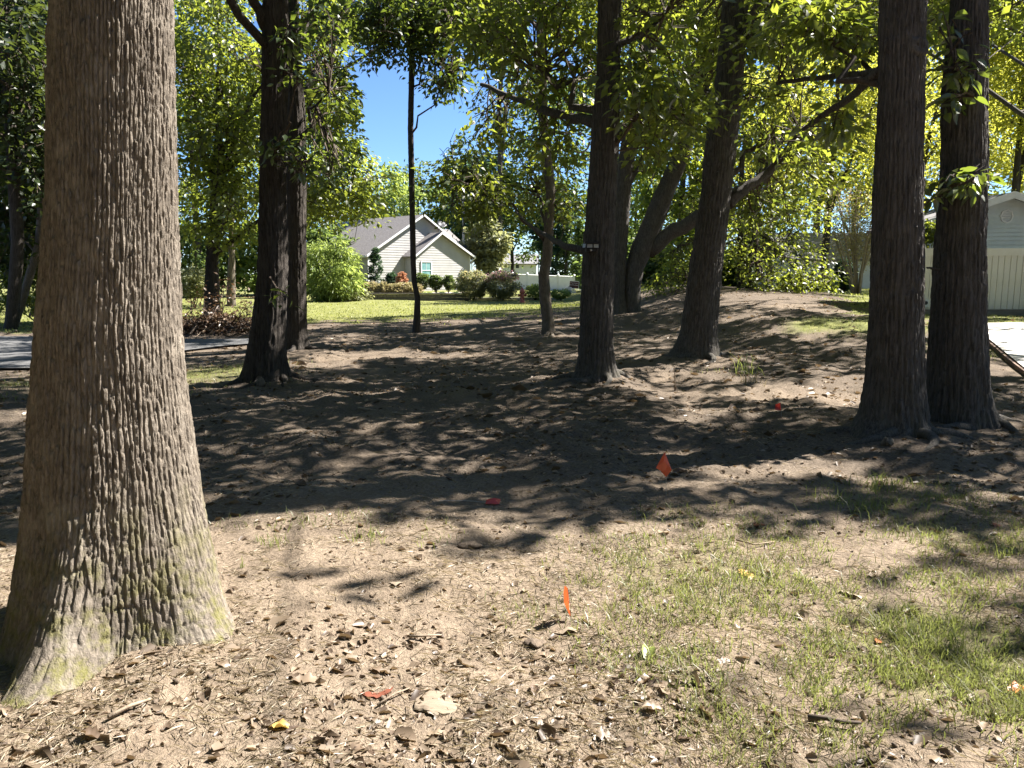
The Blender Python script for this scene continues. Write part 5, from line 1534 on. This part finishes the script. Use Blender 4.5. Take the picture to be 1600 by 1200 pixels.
# those that can be told apart
SPEC = [(1165, 899, .15, 'fallen_yellow', 0, 'bright orange and yellow fallen leaf on the grass in the foreground'), (1328, 931, .15, 'fallen_pale', 0, 'large cream fallen oak leaf on bare soil at right foreground'),
        (1012, 1023, .13, 'fallen_green', 2, 'yellow-green fallen leaf in the middle foreground'), (893, 988, .15, 'fallen_pale', 4, 'pale curled leaf lying at the foot of the edge-on orange flag'),
        (1592, 1084, .12, 'fallen_orange', 2, 'orange fallen leaf in the green grass at the right edge'), (1374, 1003, .07, 'fallen_orange', 0, 'small orange leaf on soil beside the dense grass'),
        (1187, 822, .10, 'fallen_red', 0, 'reddish brown leaf on sunny soil below the right pair'), (1556, 822, .10, 'fallen_red', 0, 'red leaf beside the shadow at the right edge'),
        (1035, 833, .12, 'fallen', 3, 'curled brown leaf in the grass below the orange flag'), (620, 912, .13, 'fallen_pale', 0, 'big lobed pale leaf on the soil right of the thick trunk'),
        (440, 1140, .09, 'fallen_yellow', 2, 'small yellow leaf in the litter below the thick trunk'), (590, 1085, .13, 'fallen_red', 3, 'red brown leaf in the litter at lower middle'),
        (480, 1065, .12, 'fallen', 1, 'broad tan leaf on the shaded litter right of the thick trunk'), (1020, 1110, .085, 'fallen', 5, 'dark curled leaf at the edge of the grass in the lower middle')]
for u, v, L, m, k, lab in SPEC:
    p = gp(u, v); o = drop(lmesh(k, m), p[0], p[1], L, tilt=.2)
    tag(o, lab, 'leaf', 'single fallen leaves')


def litter_density(x, y):
    u, v, zc = proj(np.stack([x, y, 0 * x], 1))
    d = .10 + .9 * sstep(3.7, 2.5, y) * (1 - .45 * sstep(800, 1300, u)) + .5 * np.exp(-(((x + 1.0) / .5) ** 2 + ((y - 3.0) / .3) ** 2)) + .25 * np.exp(-((y - 6.2) / 1.0) ** 2) * (x > 0)
    d = d * (.35 + 1.3 * (fbm(x * 1.8, y * 1.8, 131, 3) > .5))
    return np.clip(d, 0, 1)


# 270 of the litter that show largest
n = 0
while n < 270:
    u = rf.uniform(0, 1600); v = 1200 - abs(rf.normal(0, 170))
    if v < 720: continue
    p = gp(u, v)
    if np.hypot(p[0] + 1.77, p[1] - 3.36) < .62: continue
    if rf.random() > litter_density(p[0:1], p[1:2])[0] + .05: continue
    o = drop(FM[int(rf.integers(7))], p[0], p[1], float(np.clip(rf.lognormal(-3.1, .36), .03, .09)), tilt=.16)
    zone = ('at lower left below the thick trunk' if u < 533 else 'in the lower middle' if u < 1067 else 'in the thin grass at lower right') if v > 1000 else ('on the soil right of the thick trunk' if u < 800 else 'around the orange flags at right')
    tag(o, 'dry tan fallen leaf in the litter ' + zone, 'leaf', 'dry fallen leaves ' + zone)
    n += 1


def scatter(n, ymin, ymax, dens, seed, pw=2.0):
    r = np.random.default_rng(seed)
    y = ymin * (ymax / ymin) ** (r.random(n) ** 1.0)
    x = r.uniform(-.74, .74, n) * (y + .6)
    k = r.random(n) < dens(x, y)
    x, y = x[k], y[k]
    k = np.hypot(x + 1.77, y - 3.36) > .42
    x, y = x[k], y[k]
    return x, y, H(x, y)


def flatframes(x, y, z, L, seed, tilt=.35, lift=.2):
    r = np.random.default_rng(seed); n = len(x)
    a = r.uniform(0, 6.283, n)
    A = np.stack([np.cos(a), np.sin(a), r.normal(0, tilt, n)], 1); A /= np.linalg.norm(A, axis=1, keepdims=True)
    N = np.stack([r.normal(0, tilt, n), r.normal(0, tilt, n), np.ones(n)], 1); N -= A * (N * A).sum(1, keepdims=True); N /= np.linalg.norm(N, axis=1, keepdims=True)
    Ln = L * r.uniform(.5, 1.3, n)
    return np.stack([x, y, z + Ln * lift], 1), A, N, Ln, r.random(n)


# the rest of the litter
TPL['F'] = (np.array([(-.28, -.5, .1), (0, -.5, 0), (0, .5, -.12), (-.34, .1, .22), (.3, .0, .25), (.15, .42, .1)]), np.array([(0, 1, 3), (1, 2, 3), (1, 4, 2), (4, 5, 2)]))
x, y, z = scatter(46000, 2.0, 26, lambda x, y: np.clip(litter_density(x, y) * .62 + .05 + .42 * (y > 4.6) * (fbm(x * 1.1, y * 1.1, 133, 3) > .47), 0, 1), 7)
fr = flatframes(x, y, z, .029, 8, .28, .06)
fr = (fr[0], fr[1], fr[2], fr[3] * np.random.default_rng(5).lognormal(-.15, .45, len(x)) * (1 + .16 * np.clip(y - 4.5, 0, 9)), fr[4] ** 1.4)
V, F, T_ = leafmesh(fr, 'F')
o = build('leaf_litter', V, F, M['litter'], None, False, T_); tag(o, 'small dry leaves and leaf scraps strewn over the soil', 'leaf litter', kind='stuff')
# dry straw and twiglets
TPL['S'] = (np.array([(-.012, -.5, .0), (.012, -.5, 0), (.0, .5, .06), (.0, .0, .08)]), np.array([(0, 1, 3), (3, 1, 2)]))
x, y, z = scatter(64000, 2.0, 9, lambda x, y: .25 + .75 * (fbm(x * 1.5, y * 1.5, 141, 3) > .47) * sstep(5.6, 4.4, y), 9)
fr = flatframes(x, y, z, .075, 10, .22, .04); V, F, T_ = leafmesh(fr, 'S')
o = build('straw', V, F, M['straw'], None, False, T_); tag(o, 'dry straw and grass thatch scattered on the foreground soil', 'straw', kind='stuff')
# clods of soil
r = np.random.default_rng(15)
ico = np.array([(0, 0, .55), (.5, 0, .22), (.15, .48, .22), (-.42, .3, .22), (-.4, -.3, .25), (.16, -.48, .2), (0, 0, -.2)]); icf = np.array([(0, 1, 2), (0, 2, 3), (0, 3, 4), (0, 4, 5), (0, 5, 1), (6, 2, 1), (6, 3, 2), (6, 4, 3), (6, 5, 4), (6, 1, 5)])
TPL['K'] = (ico[:, [0, 1, 2]], icf)
x, y, z = scatter(2600, 2.1, 14, lambda x, y: .15 + .7 * (fbm(x * .9, y * .9, 151, 3) > .52), 16)
fr = flatframes(x, y, z, .015, 17, .3, .05); fr = (fr[0], fr[1], fr[2], fr[3] * r.uniform(.5, 1.7, len(x)) ** 1.4, fr[4])
V, F, T_ = leafmesh(fr, 'K'); V += r.normal(0, .002, V.shape)
o = build('soil_crumbs', V, F, M['soilclod'], None, False, T_); tag(o, 'crumbs and small clods of dark soil on the ground', 'soil', kind='stuff')


# ------------------------------------------------------------------ single small things on the ground
def clod(name, label, cat, u, v, size, mat, seed, flat=.5, group=None, n=12, rough=.5):
    p = gp(u, v); r = np.random.default_rng(seed)
    th_, ph_ = np.meshgrid(np.linspace(0, 2 * np.pi, 2 * n, endpoint=False), np.linspace(.0, np.pi, n))
    d = np.stack([np.cos(th_) * np.sin(ph_), np.sin(th_) * np.sin(ph_), np.cos(ph_)], -1)
    q = 1 + rough * (fbm(d[..., 0] * 2 + d[..., 2] + 5, d[..., 1] * 2 - d[..., 2] + 5, seed, 3) - .5) * 2
    V = (d * q[..., None] * np.array([size[0], size[1], size[2]])).reshape(-1, 3) + p + [0, 0, size[2] * flat]
    m = 2 * n; i, j = np.meshgrid(np.arange(n - 1), np.arange(m), indexing='ij')
    F = np.stack([i * m + j, (i + 1) * m + j, (i + 1) * m + (j + 1) % m, i * m + (j + 1) % m], -1).reshape(-1, 4)
    o = build(name, V, F, mat, None, True, origin=p)
    return tag(o, label, cat, group)


clod('flat_stone', 'flat tan rippled stone half buried in the litter at lower middle', 'stone', 684, 1096, (.095, .09, .010), M['stone_tan'], 61, -.1, rough=.25)
clod('dirt_clod', 'dark clod of dirt left of the edge-on orange flag', 'clod', 838, 1009, (.045, .035, .016), M['soilclod'], 62)
clod('dirt_clod', 'dark torn clod with roots in the sunny soil right of the thick trunk', 'clod', 735, 856, (.08, .04, .02), M['soilclod'], 63)
clod('root_knob', 'pale knob of root at the foot of the left one of the close pair', 'root', 1387, 696, (.05, .05, .05), M['bark_grey'], 64)
clod('root_knob', 'round bump of root below the dark front trunk of the overlapping pair', 'root', 407, 603, (.06, .06, .07), M['bark_grey'], 65)
for k, (pts, r0, lab) in enumerate(((((1262, 1130), (1290, 1134), (1318, 1138), (1345, 1142)), .012, 'dark stick lying on the bare soil at lower right'), (((640, 1000), (668, 1002), (690, 999)), .006, 'short pale stick on the soil in the lower middle'),
                                   (((455, 905), (470, 898), (478, 894)), .005, 'thin pale twig on the soil right of the thick trunk'), (((590, 1108), (618, 1092), (640, 1080)), .005, 'long straw-coloured twig left of the flat stone'),
                                   (((170, 1128), (205, 1112), (236, 1100)), .009, 'pale stick below the roots of the thick trunk'), (((1150, 848), (1180, 856), (1210, 850)), .006, 'thin dark twig on the sunny soil below the orange flag'),
                                   (((560, 640), (640, 652), (700, 645)), .012, 'weathered stick in the dappled light left of the centre trunk'))):
    P = [gp(u, v) + [0, 0, r0 + .008 + .006 * (i % 2)] for i, (u, v) in enumerate(pts)]
    V, F = tube(P, np.linspace(r0, r0 * .5, len(P)), 6); o = build('stick', V, F, M['stickdry'] if k != 0 else M['twig'], None, True, origin=P[0]); tag(o, lab, 'stick', 'single sticks')


# ------------------------------------------------------------------ grass
def blades(x, y, z, hgt, wid, seed, lean_=.55):
    r = np.random.default_rng(seed); n = len(x)
    a = r.uniform(0, 6.283, n); h = hgt * r.uniform(.45, 1.25, n); l = lean_ * h * r.uniform(.2, 1.4, n); b = r.uniform(0, 6.283, n)
    w = wid * r.uniform(.7, 1.3, n)
    base = np.stack([x, y, z - .004], 1)
    wv = np.stack([np.cos(a) * w, np.sin(a) * w, 0 * w], 1); lv = np.stack([np.cos(b) * l, np.sin(b) * l, 0 * l], 1); up = np.stack([0 * h, 0 * h, h], 1)
    V = np.stack([base - wv, base + wv, base + lv * .35 + up * .62 + wv * .7, base + lv * .35 + up * .62 - wv * .7, base + lv + up * .95], 1)
    F = np.array([(0, 1, 2), (0, 2, 3), (3, 2, 4)])[None] + (np.arange(n) * 5)[:, None, None]
    t = np.clip(r.random(n) * .6 + .4 * fbm(x * 2.3, y * 2.3, 161, 2) * 1.2, 0, 1)
    return V.reshape(-1, 3), F.reshape(-1, 3), np.repeat(t, 5)


x, y, z = scatter(230000, 2.0, 8.0, lambda x, y: np.clip(lawn(x, y) * 1.1 - .12, 0, 1) * (.18 + .82 * (fbm(x * 5, y * 5, 171, 3) > .46)), 21)
V, F, T_ = blades(x, y, z, .055, .0022, 22, .95)
o = build('grass', V, F, M['grass'], None, False, T_); tag(o, 'thin patches of short grass in the sunny foreground', 'grass', kind='stuff')
x, y, z = scatter(60000, 8.0, 24.0, lambda x, y: np.clip(lawn(x, y) * 1.1 - .1, 0, 1), 23)
V, F, T_ = blades(x, y, z, .07, .004, 24, .7)
o = build('grass', V, F, M['grass'], None, False, T_); tag(o, 'thin grass beside the drives and below the trees', 'grass', kind='stuff')
x, y, z = scatter(30000, 22.0, 49.0, lambda x, y: np.clip(lawn(x, y) * 1.2 - .1, 0, 1), 25)
V, F, T_ = blades(x, y, z, .075, .016, 26, .8)
o = build('lawn_grass', V, F, M['grass_far'], None, False, T_); tag(o, 'sunlit yellow-green lawn beyond the trees', 'lawn', kind='stuff')


def tuft(label, u, v, n, hgt, rad, seed, mat='grass'):
    p = gp(u, v); r = np.random.default_rng(seed)
    x = p[0] + r.normal(0, rad, n); y = p[1] + r.normal(0, rad, n); z = H(x, y)
    V, F, T_ = blades(x, y, z, hgt, .0022 * max(1, p[1] / 4), seed + 1, .75)
    t = thing('grass_tuft', tuple(p), label, 'grass tuft', 'single grass tufts')
    build('blades', V, F, M[mat], t, False, np.clip(T_ + .3, 0, 1), kind='stuff')


tuft('grass tuft growing in the hollow at the foot of the thick left trunk', 207, 1002, 12, .14, .012, 501)
tuft('straw tuft beside the hollow of the thick left trunk', 268, 1000, 10, .09, .03, 502, 'straw')
tuft('bright grass tuft on the mound right of the leaning trunk', 1168, 585, 40, .32, .10, 503)
tuft('small grass tuft at the shadow edge right of the thick trunk', 425, 853, 50, .07, .05, 504)
tuft('grass tuft at the shadow edge below the slender oak', 570, 842, 55, .07, .06, 505)
tuft('small grass sprout on the sunny soil near the thick trunk', 378, 888, 8, .07, .008, 506)
tuft('grass tuft in sun at the right below the close pair', 1385, 765, 90, .13, .10, 507)
tuft('grass tuft just inside the dark shade below the close pair', 1330, 792, 80, .12, .14, 508)
tuft('lone sprout in the sun beside the shadow at the right edge', 1565, 868, 16, .09, .03, 509)
tuft('pale tuft standing in the dapple right of the centre trunk', 1175, 598, 30, .16, .12, 510, 'straw')
tuft('sparse tuft below the flat red flag', 680, 842, 40, .06, .09, 511)
tuft('dense tuft in the middle of the green patch at lower right', 1490, 1010, 160, .085, .12, 512)
